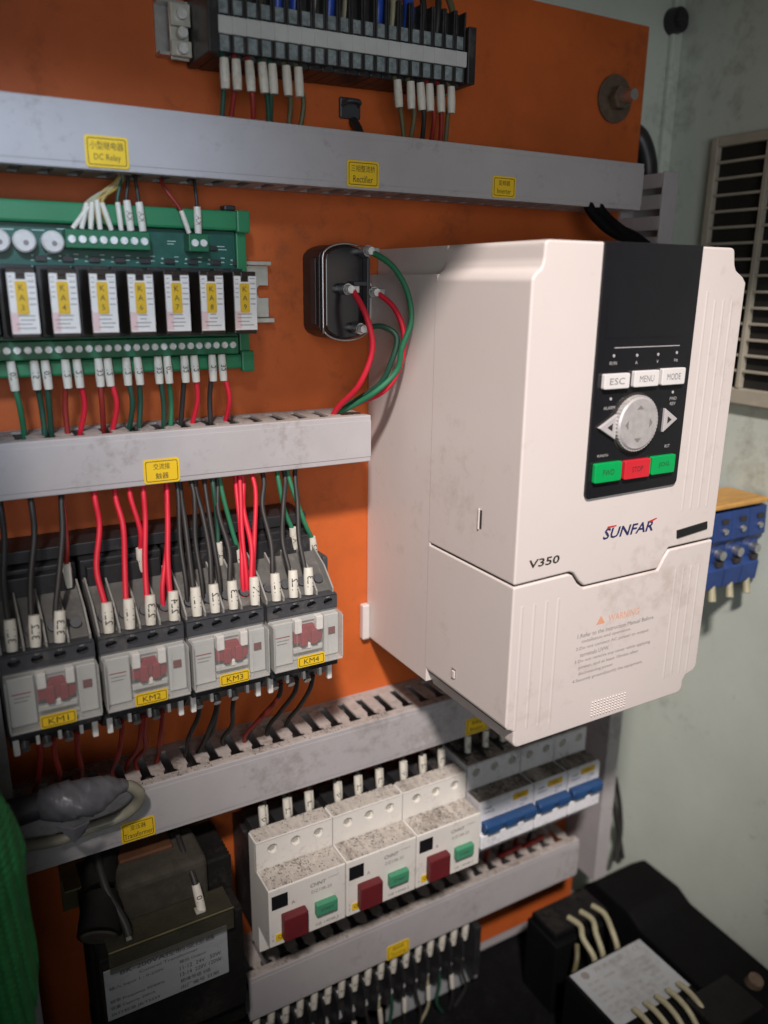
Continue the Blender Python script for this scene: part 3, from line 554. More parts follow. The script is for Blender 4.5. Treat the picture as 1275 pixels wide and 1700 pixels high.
# ------------------------------------------------------------------ contactors
def contactor(x, n):
    w_ = 37.2
    t = thing('contactor', '', 'contactor', (x+w_/2, 0, -208), 'row of clear-covered contactors')
    B = lambda a, b: (x+a, x+b)
    part(t, 'base', 'black_plastic', lambda bm: (box(bm, x, x+w_, -30, -0.5, -206, -124, 0.8), box(bm, x+2, x+w_-2, -36, -30, -140, -126, 0.6), box(bm, x, x+w_, -57, -30, -184, -153, 0.5)))
    dk = part(t, 'terminal_deck', 'km_deck', lambda bm: prism(bm, [(-30, -133), (-36, -135), (-56.5, -149.6), (-56.5, -152.8), (-30, -152.8)], x+0.3, x+w_-0.3, 'X', bev=0.3))
    for k in range(5): part(dk, 'barrier', 'km_grey', lambda bm: prism(bm, [(-34, -131), (-50, -138.5), (-60.2, -147.5), (-60.2, -150.8), (-34, -150.8)], x+0.5+8.85*k, x+1.7+8.85*k-0.4, 'X'))
    pieces(dk, 'clamp_screw', 'dark_plastic', lambda bm: (cyl(bm, (0, 0, 0), (0, -3.5, 2.4), 2.6, 2.4, 12)), [(x+5.0+9.0*k, -49, -146.5) for k in range(4)])
    def row(bm):
        holed(bm, x, x+w_, -156.6, -150.2, -63, -58, [(x+5.2+9.0*k, -153.2) for k in range(4)], 2.5, 1.9)
        box(bm, x, x+w_, -57.9, -57.2, -156.6, -150.4); box(bm, x, x+w_, -62.6, -57.2, -150.19, -149.7, 0.1); box(bm, x, x+w_, -62.7, -57.2, -158, -156.65)
        box(bm, x, x+0.3, -62.8, -57.2, -156.6, -150.2); box(bm, x+w_-0.3, x+w_, -62.8, -57.2, -156.6, -150.2)
    rw_ = part(t, 'terminal_row', 'dark_plastic', row)
    part(rw_, 'row_print', 'arrow_grey', lambda bm: [text(bm, s_, x+5.2+9*k, -150.9, -63.06, height=0.8) for k, s_ in enumerate(('1L1', '3L2', '5L3', 'NO'))])
    part(t, 'face', 'km_face', lambda bm: (box(bm, x+0.4, x+w_-0.4, -62.6, -57.2, -181.5, -158.2, 0.5), ))
    ws = part(t, 'window_panel', 'km_face', lambda bm: (box(bm, x+1, x+11.6, -66, -62.8, -180.8, -158.6, 0.5), box(bm, x+28.6, x+w_-0.8, -66, -62.8, -180.8, -158.6, 0.5), box(bm, x+12.2, x+28, -65, -62.8, -176.6, -174.2, 0.3), box(bm, x+12.2, x+28, -64, -62.8, -160.6, -158.4, 0.3)))
    part(ws, 'recess', 'dark_plastic', lambda bm: box(bm, x+12.3, x+27.9, -62.95, -62.65, -174.1, -164.5))
    part(ws, 'forks', 'white_plastic', lambda bm: (box(bm, x+12.6, x+16.2, -67, -62.8, -165.4, -158.2, 0.4), box(bm, x+24.0, x+27.6, -67, -62.8, -165.4, -158.2, 0.4), box(bm, x+19.0, x+21.4, -65.6, -62.8, -175, -172.2, 0.3)))
    part(ws, 'lug', 'lug_red', lambda bm: (prism(bm, [(x+12.4, -171.4), (x+12.4, -166), (x+17, -164.2), (x+17.6, -162.4), (x+23.4, -162.4), (x+24, -164.4), (x+27.8, -166), (x+27.8, -171), (x+24.6, -173), (x+21.6, -173), (x+20.4, -170.2), (x+19.4, -173.4), (x+16, -173.4), (x+15.4, -171.4)], -62.9, -65.4, bev=0.3),
        box(bm, x+15.6, x+19.2, -67.4, -65.4, -172.6, -164.6, 0.6), box(bm, x+21.2, x+24.6, -67.4, -65.4, -172.2, -164.6, 0.6)))
    part(ws, 'indicator', 'dark_red', lambda bm: box(bm, x+30.6, x+34.4, -66.5, -66.05, -169.4, -165.6, 0.15))
    part(ws, 'panel_print', 'lug_red', lambda bm: [box(bm, x+2.6, x+10, -66.1, -66.04, -166.2-1.5*k, -165.7-1.5*k) for k in range(1)])
    part(ws, 'panel_print', 'ink_grey', lambda bm: [box(bm, x+3.2, x+9.6-k, -66.1, -66.04, -168-1.7*k, -167.5-1.7*k) for k in range(2)])
    def cov(bm):
        box(bm, x+0.5, x+w_-0.5, -70, -69.3, -181, -156.9, 0.2); box(bm, x+0.5, x+w_-0.5, -69.2, -63.2, -157.6, -157.0); box(bm, x+0.5, x+1.1, -69.2, -63.2, -181, -157.7)
        box(bm, x+w_-1.1, x+w_-0.5, -69.2, -63.2, -181, -157.7); box(bm, x+11.7, x+12.3, -70.6, -70.1, -181, -157.2, 0.1); box(bm, x+28.2, x+28.8, -70.6, -70.1, -181, -157.2, 0.1)
    cvr = part(t, 'clear_cover', 'clear_cover', cov)
    part(t, 'edge_frame', 'km_edge', lambda bm: (box(bm, x+0.3, x+w_-0.3, -70.2, -62.8, -182.2, -181.2, 0.3), box(bm, x+0.1, x+0.7, -70, -63.2, -181, -158.4, 0.15), box(bm, x+w_-0.7, x+w_-0.1, -70, -63.2, -181, -158.4, 0.15)))
    st = part(t, 'name_sticker', 'sticker_yellow', lambda bm: prism(bm, rrect(x+11.8, x+26.2, -181.4, -175.6, 0.9), -71, -71.4))
    def pr(bm):
        o = rrect(x+12.4, x+25.6, -180.8, -176.2, 0.6); i_ = rrect(x+12.7, x+25.3, -180.5, -176.5, 0.4)
        a = [bm.verts.new((p[0], -71.45, p[1])) for p in o]; b = [bm.verts.new((p[0], -71.45, p[1])) for p in i_]
        for k in range(len(a)): j = (k+1) % len(a); bm.faces.new([a[k], b[k], b[j], a[j]])
        text(bm, 'KM%d' % n, x+19, -178.5, -71.45, width=8.0, height=2.7)
    part(st, 'print', 'ink', pr)
    lw = part(t, 'lower_terminals', 'black_plastic', lambda bm: (prism(bm, [(-30, -206), (-48, -200), (-59, -188), (-59, -184.5), (-30, -184.5)], x+0.2, x+w_-0.2, 'X', bev=0.4), box(bm, x+0.2, x+w_-0.2, -64, -59.2, -188, -183.2, 0.5)))
    pieces(lw, 'clamp_screw', 'steel', lambda bm: cyl(bm, (0, 0, 0), (0, -3.0, -2.0), 2.1, 1.9, 12), [(x+6+9.0*k, -52, -196.6) for k in range(3)])
    pieces(lw, 'white_tab', 'white_plastic', lambda bm: box(bm, 0, 1.6, -3, 0, -4.6, 0, 0.4), [(x+10.2+9*k, -57, -190) for k in range(3)])
    pieces(lw, 'foot', 'white_plastic', lambda bm: box(bm, 0, 2.6, -3, 0, -8.5, 0, 0.6), [(x+1.0, -56, -190), (x+w_-3.6, -56, -190)])
    return t
KX = [12.0, 51.0, 89.6, 128.8]
km_lab = ['contactor at the far left with yellow KM1 sticker and black wires', 'contactor with yellow KM2 sticker and bright red wires', 'contactor with yellow KM3 sticker fed by black and red wires', 'rightmost contactor with yellow KM4 sticker, nearest the inverter']
for i, x in enumerate(KX):
    c_ = contactor(x, i+1); c_['label'] = km_lab[i]
# an extra auxiliary block behind the row
ax = thing('mounting_rail', 'dark mounting rail running behind the row of contactors', 'rail', (90, 0, -135))
part(ax, 'bar', 'black_plastic', lambda bm: box(bm, 12, 167, -24, -0.6, -123.6, -117.5, 0.6))
part(ax, 'end_stop', 'dark_plastic', lambda bm: box(bm, 166.4, 169.4, -46, -12, -152, -136, 0.8))
KW = [  # contactor index, terminal x, end x, colour, sleeve text, depth of the sleeve
    (17.5, 20.6, 'wire_black', '3L1'), (26.5, 33, 'wire_black', '3L2'), (36.1, 46.8, 'wire_black', '3L3'),
    (56.5, 60.0, 'wire_red', '2L1'), (65.6, 70.5, 'wire_red', '1L1'), (74.8, 82.3, 'wire_red', '2L3'), (85.3, 93.0, 'wire_red', '2L4'),
    (96.1, 99.5, 'wire_black', '1L1'), (104.8, 108, 'wire_black', '1L2'), (113.7, 118, 'wire_black', '1L3'), (124.5, 130.5, 'wire_red', '1N'),
    (135.5, 139.8, 'wire_black', '1L1'), (144.5, 151.5, 'wire_black', '1L2'), (152.7, 160.5, 'wire_black', '1L3')]
kd = ['KM1', 'KM1', 'KM1', 'KM2', 'KM2', 'KM2', 'KM2', 'KM3', 'KM3', 'KM3', 'KM3', 'KM4', 'KM4', 'KM4']
cnt = {}
for x, xe, m_, t_ in KW:
    k = kd[len(cnt) and sum(cnt.values())]; cnt[k] = cnt.get(k, 0)+1
    cn = {'wire_black': 'black', 'wire_red': 'red'}[m_]
    wire(m_, [(x, -56, -151), (x, -54, -138), (x+(xe-x)*0.25, -46, -124), (x+(xe-x)*0.7, -36, -108), (xe, -30, -96), (xe+0.5, -26, -86)],
         '%s wire into the %s front terminal of contactor %s, with a white sleeve' % (cn, ORD[cnt[k]-1], k), 1.3, ((x, -58.4, -149.5), (x+0.15*(xe-x), -55.4, -136.5)), t_, 2.45, 'front wires of the contactors')
extra = [('wire_red', 77.5, 76.5, -126, '1', 'red wire with sleeve behind the front wires of contactor KM2'), ('wire_red', 82.5, 93.6, None, None, 'second red wire beside the fourth wire of contactor KM2'),
         ('wire_black', 93.5, 98, None, None, 'thin black wire falling between contactors KM2 and KM3'), ('wire_black', 101, 103.5, None, None, 'thin black wire behind the first sleeve of contactor KM3'), ('wire_black', 109.5, 112, None, None, 'thin black wire between the first and second sleeves of contactor KM3'),
         ('wire_dark_green', 115, 115.8, -129, 'A1', 'dark green wire with sleeve behind the second wire of contactor KM3'), ('wire_green', 126, 121.5, -134, '14', 'green wire with sleeve behind the third wire of contactor KM3'),
         ('wire_red', 121, 128.6, None, None, 'first red wire of the bundle at contactor KM3'), ('wire_red', 123, 130.0, None, None, 'middle red wire of the bundle at contactor KM3'), ('wire_red', 126.6, 133.6, None, None, 'last red wire of the bundle at contactor KM3'),
         ('wire_green', 155.5, 149.8, -127, 'A1', 'green wire with sleeve behind the second wire of contactor KM4'), ('wire_green', 166.5, 156.5, -133.5, 'A2', 'green wire with sleeve at the right end of contactor KM4'),
         ('wire_dark_red', 44.5, 45.0, -128, None, 'dark red wire with sleeve behind the third wire of contactor KM1')]
for m_, x, xe, zs, t_, lab in extra:
    if zs is None: wire(m_, [(x, -52, -150), (x+0.5, -50, -136), (x+(xe-x)*0.5, -42, -118), (xe, -32, -98), (xe, -26, -86)], lab, 1.15, group='rear wires of the contactors')
    else: wire(m_, [(x, -30, zs-8), (x, -34, zs+2), (x+(xe-x)*0.5, -34, zs+14), (xe, -30, -96), (xe, -26, -86)], lab, 1.2, ((x+0.4, -34.5, zs-6), (x-(x-xe)*0.12, -35, zs+5.5)), t_, 2.1, 'rear wires of the contactors')
LW = [(58.3, -243, 'wire_dark_red', 60), (68, -247, 'wire_dark_red', 69), (72.0, -247, 'wire_dark_red', 70.5), (81.0, -247, 'wire_dark_red', 79), (96, -248, 'wire_black', 97), (104, -247, 'wire_black', 106), (107, -247, 'wire_black', 106.5), (118.4, -247, 'wire_black', 115), (128.8, -247, 'wire_dark_red', 140), (142.1, -247, 'wire_black', 149), (131, -247, 'wire_black', 140), (155, -246, 'wire_black', 158), (22, -247, 'wire_dark_red', 24), (33, -247, 'wire_dark_red', 30), (44, -247, 'wire_dark_red', 40)]
for i, (x, z, m_, xt) in enumerate(LW):
    wire(m_, [(xt, -50, -199), (xt, -46, -209), ((x+xt)/2, -34, -226), (x, -20, -241), (x, -16, -252), (x, -12, -262)], '%s under the contactors entering the long duct, %s from the right' % ({'wire_dark_red': 'dark red wire', 'wire_black': 'black wire'}[m_], ORD[sorted([q[0] for q in LW], reverse=True).index(x)]), 1.25, group='wires under the contactors')

# ------------------------------------------------------------------ taped joint and loop
tj = thing('taped_cable', 'thick dark cable end wrapped in grey tape lying across the long duct', 'cable', (30, -50, -240))
def lump(bm):
    tube(bm, [(21, -47, -232), (27, -49, -232.5), (34, -50, -233), (42, -50, -233), (50, -49, -233), (56, -47, -234.5), (60, -46, -236)], [6.2, 8.0, 9.6, 9.4, 6.8, 4.0, 2.8], 26, 10)
    rnd = random.Random(3)
    for v in bm.verts:
        c0 = Vector((v.co.x, -49, -233)); r_ = v.co-c0; u_ = (v.co.x*0.8+v.co.z*0.55+v.co.y*0.3)/5.2; u2 = (v.co.x*0.75-v.co.z*0.6)/8.3; k_ = 0.085*(u_-math.floor(u_))-0.075*(u2-math.floor(u2))+0.09*math.sin(v.co.z*0.35+v.co.x*0.2); v.co = c0+r_*(1+k_)
part(tj, 'sheath', 'tape_dark', lambda bm: tube(bm, [(-16, -44, -232), (0, -46, -234), (12, -47, -233), (22, -47.5, -232.3)], [6.8, 7.0, 6.6, 6.2], 18, 6))
lp = part(tj, 'tape_wrap', 'tape_grey', lump)
def flaps(bm):
    v = [bm.verts.new(p) for p in ((26, -59, -238), (33, -61, -241), (40, -60.5, -240), (38, -59, -245.5), (33, -59.5, -249))]
    bm.faces.new(v); g = bmesh.ops.extrude_face_region(bm, geom=list(bm.faces)); bmesh.ops.translate(bm, verts=[q for q in g['geom'] if isinstance(q, bmesh.types.BMVert)], vec=(0.3, 1.2, 0.4))
part(lp, 'loose_tape', 'tape_grey', flaps)
solo('grey_cable', 'cable_grey', lambda bm: tube(bm, [(57, -46, -235.5), (61.6, -46, -236.7), (66, -45, -243), (64.5, -42, -251), (56, -40, -256.8), (41.5, -39, -258.5), (27.7, -39, -259.9), (12.3, -40, -256.8), (2, -42, -252), (-14, -44, -244)], [2.4, 2.9, 3.0, 2.8, 2.7, 2.6, 2.6, 2.6, 2.6, 2.6], 14, 8), 'smooth grey cable looping back from the taped joint across the duct face', 'cable', (30, -42, -258))

# ------------------------------------------------------------------ motor breakers
def grit(parent, x0, x1, y0, y1, z, n, seed, m='grit_dark'):
    rg = random.Random(seed)
    def fn(bm):
        for _ in range(n):
            x = rg.uniform(x0, x1)
            if rg.random() > 0.15+0.85*abs(math.sin(x*0.21+seed)*math.cos(x*0.083+seed*2)): continue
            y = y0+(y1-y0)*(rg.random()**1.5); a = rg.uniform(-0.5, 0.5)+math.pi/2; l = rg.uniform(0.15, 0.8)**1.3; w_ = rg.uniform(0.1, 0.28); h = rg.uniform(0.05, 0.3)
            c, s_ = math.cos(a), math.sin(a)
            q = [bm.verts.new((x+p*c-r*s_, y+p*s_+r*c, z)) for p, r in ((-l, -w_), (l, -w_*0.6), (l*0.9, w_), (-l*0.8, w_*0.7))]; t = bm.verts.new((x, y, z+h))
            for i in range(4): bm.faces.new([q[i], q[(i+1) % 4], t])
    o = part(parent, 'grit', m, fn); o['kind'] = 'stuff'; return o
def breaker(x):
    t = thing('motor_breaker', '', 'circuit breaker', (x+23, 0, -372), 'white motor breakers with red and green buttons')
    w_ = 46.2
    part(t, 'body', 'breaker_white', lambda bm: prism(bm, [(-33, -295.4), (-42.8, -295.4), (-42.8, -313.4), (-62, -313.4), (-62, -350.4), (-45, -350.4), (-45, -368), (-33, -368)], x, x+w_, 'X', bev=0.6))
    part(t, 'rear_base', 'black_plastic', lambda bm: box(bm, x+1.5, x+w_-1.5, -32.9, -1, -366, -304.2, 0.6))
    sc = part(t, 'screw_face', 'breaker_white', lambda bm: (holed(bm, x, x+w_, -313.3, -295.4, -45, -42.85, [(x+9.6, -301.4), (x+23.6, -301.4), (x+37.6, -301.4)], 3.1), box(bm, x, x+w_, -44.9, -42.9, -295.39, -294.9, 0.1), box(bm, x, x+0.3, -44.9, -42.9, -313.3, -295.4)))
    pieces(sc, 'screw', 'zinc', lambda bm: cyl(bm, (0, -42.85, 0), (0, -43.4, 0), 2.3, 2.1, 14), [(x+9.6+14*k, 0, -301.4) for k in range(3)])
    part(t, 'dusty_ledge', 'dusty_ledge', lambda bm: (box(bm, x+0.7, x+w_-0.7, -61.2, -45.2, -313.3, -312.9, 0.15), ))
    part(t, 'dusty_top', 'dusty_ledge', lambda bm: (box(bm, x+0.7, x+w_-0.7, -44.2, -33.4, -294.85, -294.45, 0.15), ))
    grit(t, x+0.8, x+w_-0.8, -45.4, -61.4, -312.88, 620, 5)
    grit(t, x+0.8, x+w_-0.8, -33.6, -44, -294.43, 200, 6)
    part(t, 'notch', 'black_plastic', lambda bm: [box(bm, x+4+14*k, x+13+14*k, -32.9, -11, -303.9, -297, 0.3) for k in range(3)])
    part(t, 'setting_window', 'gloss_black', lambda bm: box(bm, x+1.6, x+11.0, -62.4, -62.02, -326, -317.4, 0.15))
    part(t, 'stop_button', 'dark_red', lambda bm: (box(bm, x+6.6, x+21.0, -67.6, -62.1, -345.2, -329.8, 0.9)), label='square dark red button')
    part(t, 'start_button', 'button_green', lambda bm: (box(bm, x+26.6, x+39.6, -65.8, -62.1, -338.6, -331.0, 0.7)), label='small green button')
    def pr(bm):
        text(bm, 'A', x+14.2, -325.6, -62.06, height=2.3); text(bm, 'CHNT', x+29.2, -319.6, -62.06, width=9.6, height=2.4, shear=0.2); text(bm, 'CHINT', x+38.8, -318.4, -62.06, width=6.6, height=1.0)
        text(bm, 'DZ108-20', x+31.4, -324.0, -62.06, width=12.4, height=2.0); text(bm, 'GB 14048.2', x+34.6, -346.9, -62.06, width=14.4, height=1.9); text(bm, 'I', x+1.9, -343, -62.06, height=1.5); text(bm, '0', x+1.9, -346, -62.06, height=1.5)
    part(t, 'print', 'ink_grey', pr)
    part(t, 'start_print', 'ink', lambda bm: text(bm, 'START', x+33, -334.8, -65.86, width=7.6, height=1.7))
    return t
BX = [124.8, 171.6, 218.4]; bl = ['leftmost white motor breaker with dark red and green buttons', 'middle white motor breaker with dark red and green buttons', 'rightmost white motor breaker, next to the blue-toggle breakers']
b0 = breaker(BX[0]); b0['label'] = bl[0]
for i in (1, 2): dup(b0, (BX[i]-BX[0], 0, 0), bl[i])
bo = [o for o in bpy.data.objects if o.name.startswith('motor_breaker')]
for q, b_ in enumerate(sorted(bo, key=lambda o: o.location.x)):
    x = BX[q]
    st = part(b_, 'name_sticker', 'sticker_yellow', lambda bm: prism(bm, rrect(x+3.4, x+10.6, -347.4, -342.6, 0.5), -62.05, -62.3))
    part(st, 'print', 'ink', lambda bm: text(bm, 'Q%d' % (q+1), x+6.6, -345, -62.36, width=4, height=2.4))
bsx = [135.1, 149.9, 163.5, 182.2, 195.9, 210.5, 227.6, 241.7, 255.8]
for i, x in enumerate(bsx):
    j = (-1)**i*0.8
    wire('wire_black', [(x, -29, -300), (x, -29, -292), (x+j, -26, -280), (x+j, -20, -270), (x+j, -18, -262)], '%s black wire from the left on top of the motor breakers, with a pale sleeve' % ORD[i], 1.3, ((x-0.2, -30.5, -297.5), (x-0.4, -29.2, -284.5)), ['Q1', 'L2', 'L3'][i % 3], 2.2, 'wires into the motor breakers')
    wire('wire_black', [(x+3.4, -24, -300), (x+3.4, -24, -292), (x+4, -22, -280), (x+4, -18, -268)], '%s black wire from the left, half behind the pale breaker sleeves' % ORD[i], 1.3, ((x+2.4, -28, -297), (x+2.2, -27.4, -286)), None, 1.7, 'second wires into the motor breakers')

# ------------------------------------------------------------------ blue toggle breakers
def mcb(x, poles, label, n):
    w_ = 14.25*poles-0.3
    t = thing('miniature_breaker', label, 'circuit breaker', (x+w_/2, 0, -366), 'blue-toggle miniature breakers')
    part(t, 'body', 'mcb_grey', lambda bm: prism(bm, [(-1, -300), (-12, -300), (-12, -292), (-42.8, -292), (-42.8, -309.4), (-59, -309.4), (-59, -341), (-45, -341), (-45, -360), (-1, -360)], x, x+w_, 'X', bev=0.5))
    hs_ = [(x+7.1+14.25*k, -297.6) for k in range(poles)]
    sc = part(t, 'screw_face', 'mcb_grey', lambda bm: (holed(bm, x, x+w_, -309.3, -292, -45, -42.85, hs_, 3.0), box(bm, x, x+w_, -44.9, -42.9, -291.99, -291.5, 0.1)))
    pieces(sc, 'screw', 'zinc', lambda bm: (cyl(bm, (0, -42.85, 0), (0, -44.2, 0), 2.5, 2.3, 14)), [(h[0], 0, h[1]) for h in hs_])
    part(t, 'dusty_ledge', 'mcb_ledge', lambda bm: box(bm, x+0.4, x+w_-0.4, -58.2, -45.2, -309.3, -308.9, 0.15))
    part(t, 'dusty_top', 'mcb_ledge', lambda bm: box(bm, x+0.4, x+w_-0.4, -44.2, -14, -291.45, -291.05, 0.15))
    grit(t, x+0.5, x+w_-0.5, -45.4, -58, -308.88, 110*poles, n)
    grit(t, x+0.5, x+w_-0.5, -16, -44, -291.03, 130*poles, n+9)
    pieces(t, 'clamp_well', 'black_plastic', lambda bm: (box(bm, -2.6, 2.6, -36, -28, 0, 0.5, 0.1), box(bm, -5.4, -4.8, -42, -16, 0, 2.4, 0.2)), [(h[0], 0, -291.0) for h in hs_])
    part(t, 'front_plate', 'mcb_white', lambda bm: (box(bm, x+0.2, x+w_-0.2, -60.2, -59.05, -341, -310.2, 0.3), box(bm, x+0.2, x+w_-0.2, -62.5, -60.3, -341, -331.4, 0.6)))
    part(t, 'front_print', 'toggle_blue', lambda bm: [(text(bm, s_, x+dx, z_, -60.3, height=h_)) for s_, dx, z_, h_ in (('CHNT', 6, -313.6, 1.5), ('NXB-63', 7, -316.4, 1.6), ('C%d' % (16+n*4), w_-8, -317, 2.2), ('400V~', w_-9, -320, 1.2))])
    tg = part(t, 'toggle', 'toggle_blue', lambda bm: (prism(bm, [(-60, -321.6), (-64.5, -321.9), (-66, -324), (-64.5, -328.6), (-60, -329.4)], x+1.2, x+w_-0.9, 'X', bev=0.6)))
    pieces(tg, 'pole_grip', 'toggle_blue', lambda bm: box(bm, 0, 9.6, -66.5, -63, -328.0, -322.6, 0.6), [(x+2.8+14.25*k, 0, 0) for k in range(poles)])
    st = part(t, 'name_sticker', 'relay_yellow', lambda bm: prism(bm, rrect(x+w_-17, x+w_-5, -314.6, -310.4, 0.5), -60.3, -60.5))
    part(st, 'print', 'ink', lambda bm: text(bm, 'QF%d' % n, x+w_-11, -312.5, -60.55, width=5, height=2))
    return t
mcb(265.4, 3, 'three-pole breaker with blue toggle beside the white motor breakers', 1)
mcb(308.3, 2, 'two-pole breaker with blue toggle, between the other two blue-toggle breakers', 2)
mcb(337.0, 2, 'two-pole breaker with blue toggle at the right end of the row', 3)
for i in range(3):
    x = 274.5+14.2*i
    wire('wire_black', [(x, -32, -295), (x, -31, -286), (x, -26, -276), (x, -20, -266)], '%s sleeved wire from the left into the three-pole breaker' % ORD[i], 1.3, ((x, -32, -291.2), (x+0.4, -31, -279.5)), 'QF', 2.2, 'wires into the three-pole breaker')
for i in range(4):
    x = 306+13*i
    wire(['wire_dark_red', 'wire_black'][i % 2], [(x, -24, -364), (x+2, -22, -376), (x+1, -18, -388), (x+1, -14, -404)], '%s wire from the left dropping below the blue-toggle breakers' % ORD[i], 1.5, group='wires under the blue-toggle breakers')
for i in range(2): solo('red_wire_loop', 'wire_dark_red', lambda bm: tube(bm, [(314+22*i, -16, -400), (318+22*i, -24, -391), (328+22*i, -25, -389), (334+22*i, -20, -394), (336+22*i, -14, -404)], 1.9, 8), ['dark red wire loop over the lowest duct, left one', 'dark red wire loop over the lowest duct, right one'][i], 'wire', (325+22*i, -20, -395), 'red wire loops over the lowest duct')

# ------------------------------------------------------------------ transformer
tf = thing('transformer', 'dusty dark control transformer with a clear terminal cover and silver data plate', 'transformer', (72, 0, -392))
part(tf, 'core', 'core_black', lambda bm: (box(bm, 37, 112, -40, -6, -390, -300, 1.2), box(bm, 38, 111.5, -58.5, -40, -384, -320, 1.0)))
part(tf, 'lamination', 'core_black', lambda bm: [box(bm, 36.4, 112.4, -39.5+3.1*k, -38.2+3.1*k, -389, -301, 0) for k in range(10)])
part(tf, 'winding', 'copper_dust', lambda bm: box(bm, 52, 98, -46, -14, -322, -292, 4.0, 3))
part(tf, 'winding_tape', 'copper_tape', lambda bm: box(bm, 56, 84, -30, -13, -292.5, -290, 0.8))
part(tf, 'bracket', 'brass', lambda bm: (box(bm, 29, 45, -26, -3, -302, -300.6, 0.3), box(bm, 29, 45, -4.4, -3, -330, -300.6, 0.3)))
part(tf, 'bracket', 'brass', lambda bm: (box(bm, 94, 110, -26, -3, -302, -300.6, 0.3), box(bm, 94, 110, -4.4, -3, -330, -300.6, 0.3)))
sp = part(tf, 'spool', 'core_black', lambda bm: (cyl(bm, (46, -34, -300), (50, -18, -292), 9, 9, 20), cyl(bm, (40, -52, -311), (46, -36, -303), 10.5, 10.5, 20)))
part(sp, 'spool_face', 'copper_dust', lambda bm: cyl(bm, (39.6, -53, -311.6), (39.9, -52.2, -311.1), 8, 9, 20))
tb = part(tf, 'terminal_bar', 'black_plastic', lambda bm: box(bm, 50, 104, -14, -4, -292, -280, 0.8))
pieces(tb, 'screw', 'rust_washer', lambda bm: cyl(bm, (0, -14, 0), (0, -16, 0), 2.2, 2.0, 12), [(56+9*k, 0, -286) for k in range(5)])
part(tf, 'clear_guard', 'clear_olive', lambda bm: (box(bm, 42, 105, -63.5, -61.9, -326, -313, 0.4), box(bm, 42, 105, -61.8, -46, -314.4, -313, 0.3)))
part(tf, 'guard_edge', 'brass', lambda bm: tube(bm, [(42, -63.5, -313), (70, -63.5, -313), (105, -63.5, -313)], 0.5, 6))
part(tf, 'terminal_tab', 'zinc', lambda bm: (box(bm, 51.5, 54, -60, -55, -312.8, -312.2, 0.1), box(bm, 86.5, 90, -60, -55, -312.8, -312.2, 0.1)))
pl = part(tf, 'data_plate', 'label_silver', lambda bm: box(bm, 39.2, 101.8, -60.6, -59.6, -356, -325.6, 0.3))
def plate(bm):
    text(bm, 'BK-200VA控制变压器', 71, -329, -60.66, width=48, height=3.6); text(bm, 'Control Transformer', 71, -333, -60.66, width=30, height=1.7)
    for k, (a, b, wa, wb) in enumerate((('输入 Input 1 : 0-220V', '输出 Output', 27, 14), ('', '11-12  24V   50W', 0, 22), ('频率 Frequency 50/60Hz', '13-14  220V 120W', 27, 22), ('容量 Capacity 200VA', '绝缘等级 E级', 22, 16), ('执行标准 JB/T5555', '出厂编号 日期', 24, 20))):
        if a: text(bm, a, 41+wa/2, -337-4.0*k, -60.66, width=wa, height=2.4)
        text(bm, b, 76+wb/2, -337-4.0*k, -60.66, width=wb, height=2.4)
part(pl, 'plate_print', 'ink', plate)
part(tf, 'lower_frame', 'core_black', lambda bm: (box(bm, 36, 114, -50, -8, -404, -391, 1.5)))
wire('wire_black', [(88, -20, -288), (88, -34, -292), (89.2, -48, -300), (90, -56, -311)], 'dark wire with a white sleeve running onto the transformer terminals', 1.5, ((89.4, -50.5, -302.2), (90.2, -57.5, -314.5)), '01', 2.3)
wire('wire_black', [(46, -20, -283), (47, -40, -295), (52, -52, -307), (53, -58, -312)], 'dark wire bending over the left spool of the transformer', 2.2)

# ------------------------------------------------------------------ bottom terminal strip
bt = thing('barrier_terminal_strip', 'black barrier terminal strip under the lowest duct with sleeved wires', 'terminal strip', (215, 0, -480))
part(bt, 'base', 'black_plastic', lambda bm: (box(bm, 118, 290, -24, -1, -474, -436, 0.8), box(bm, 286, 291, -36, -1, -474, -432, 0.8)))
NB = 17
bxs = [126+9.7*k for k in range(NB)]
pieces(bt, 'barrier', 'black_plastic', lambda bm: prism(bm, [(-24, 4), (-34, 2), (-35, -8), (-33, -26), (-24, -34)], 0, 1.6, 'X', bev=0.2), [(q-5.6, 0, -440) for q in bxs])
pieces(bt, 'screw', 'screw', lambda bm: cyl(bm, (0, -24, 0), (0, -27, 0), 2.4, 1.8, 12), [(q, 0, -447) for q in bxs]+[(q, 0, -464) for q in bxs])
for k, q in enumerate(bxs):
    wire('wire_black', [(q, -27, -446), (q, -29, -436), (q, -24, -424), (q, -18, -415)], '%s sleeved wire from the left entering the bottom terminal strip' % (ORD+['seventeenth'])[k], 1.3, ((q, -29, -444), (q+0.5, -29.6, -431)), random.choice(['07', '12', '21', 'L1', 'N1']), 2.3, 'wires into the bottom terminal strip')
    if k > 6:
        wire(['wire_black', 'wire_cream', 'wire_dark_green', 'wire_black'][k % 4], [(q, -27, -465), (q, -29, -474), (q+3*math.sin(k*1.7), -30, -488), (q+6*math.sin(k*2.3), -28, -503)], '%s thin wire from the left falling from the bottom terminal strip' % ORD[k-7], 1.1, ((q, -29, -471), (q+1.5*math.sin(k*1.7), -30, -482)) if k % 2 else None, None, 1.6, 'wires below the bottom terminal strip')
solo('paper_slip', 'label_silver', lambda bm: box(bm, 226, 305, -16, -15.3, -516+14, -476, 0.2), 'pale grey paper slip behind the bottom terminal wires', 'paper', (265, -15, -502))

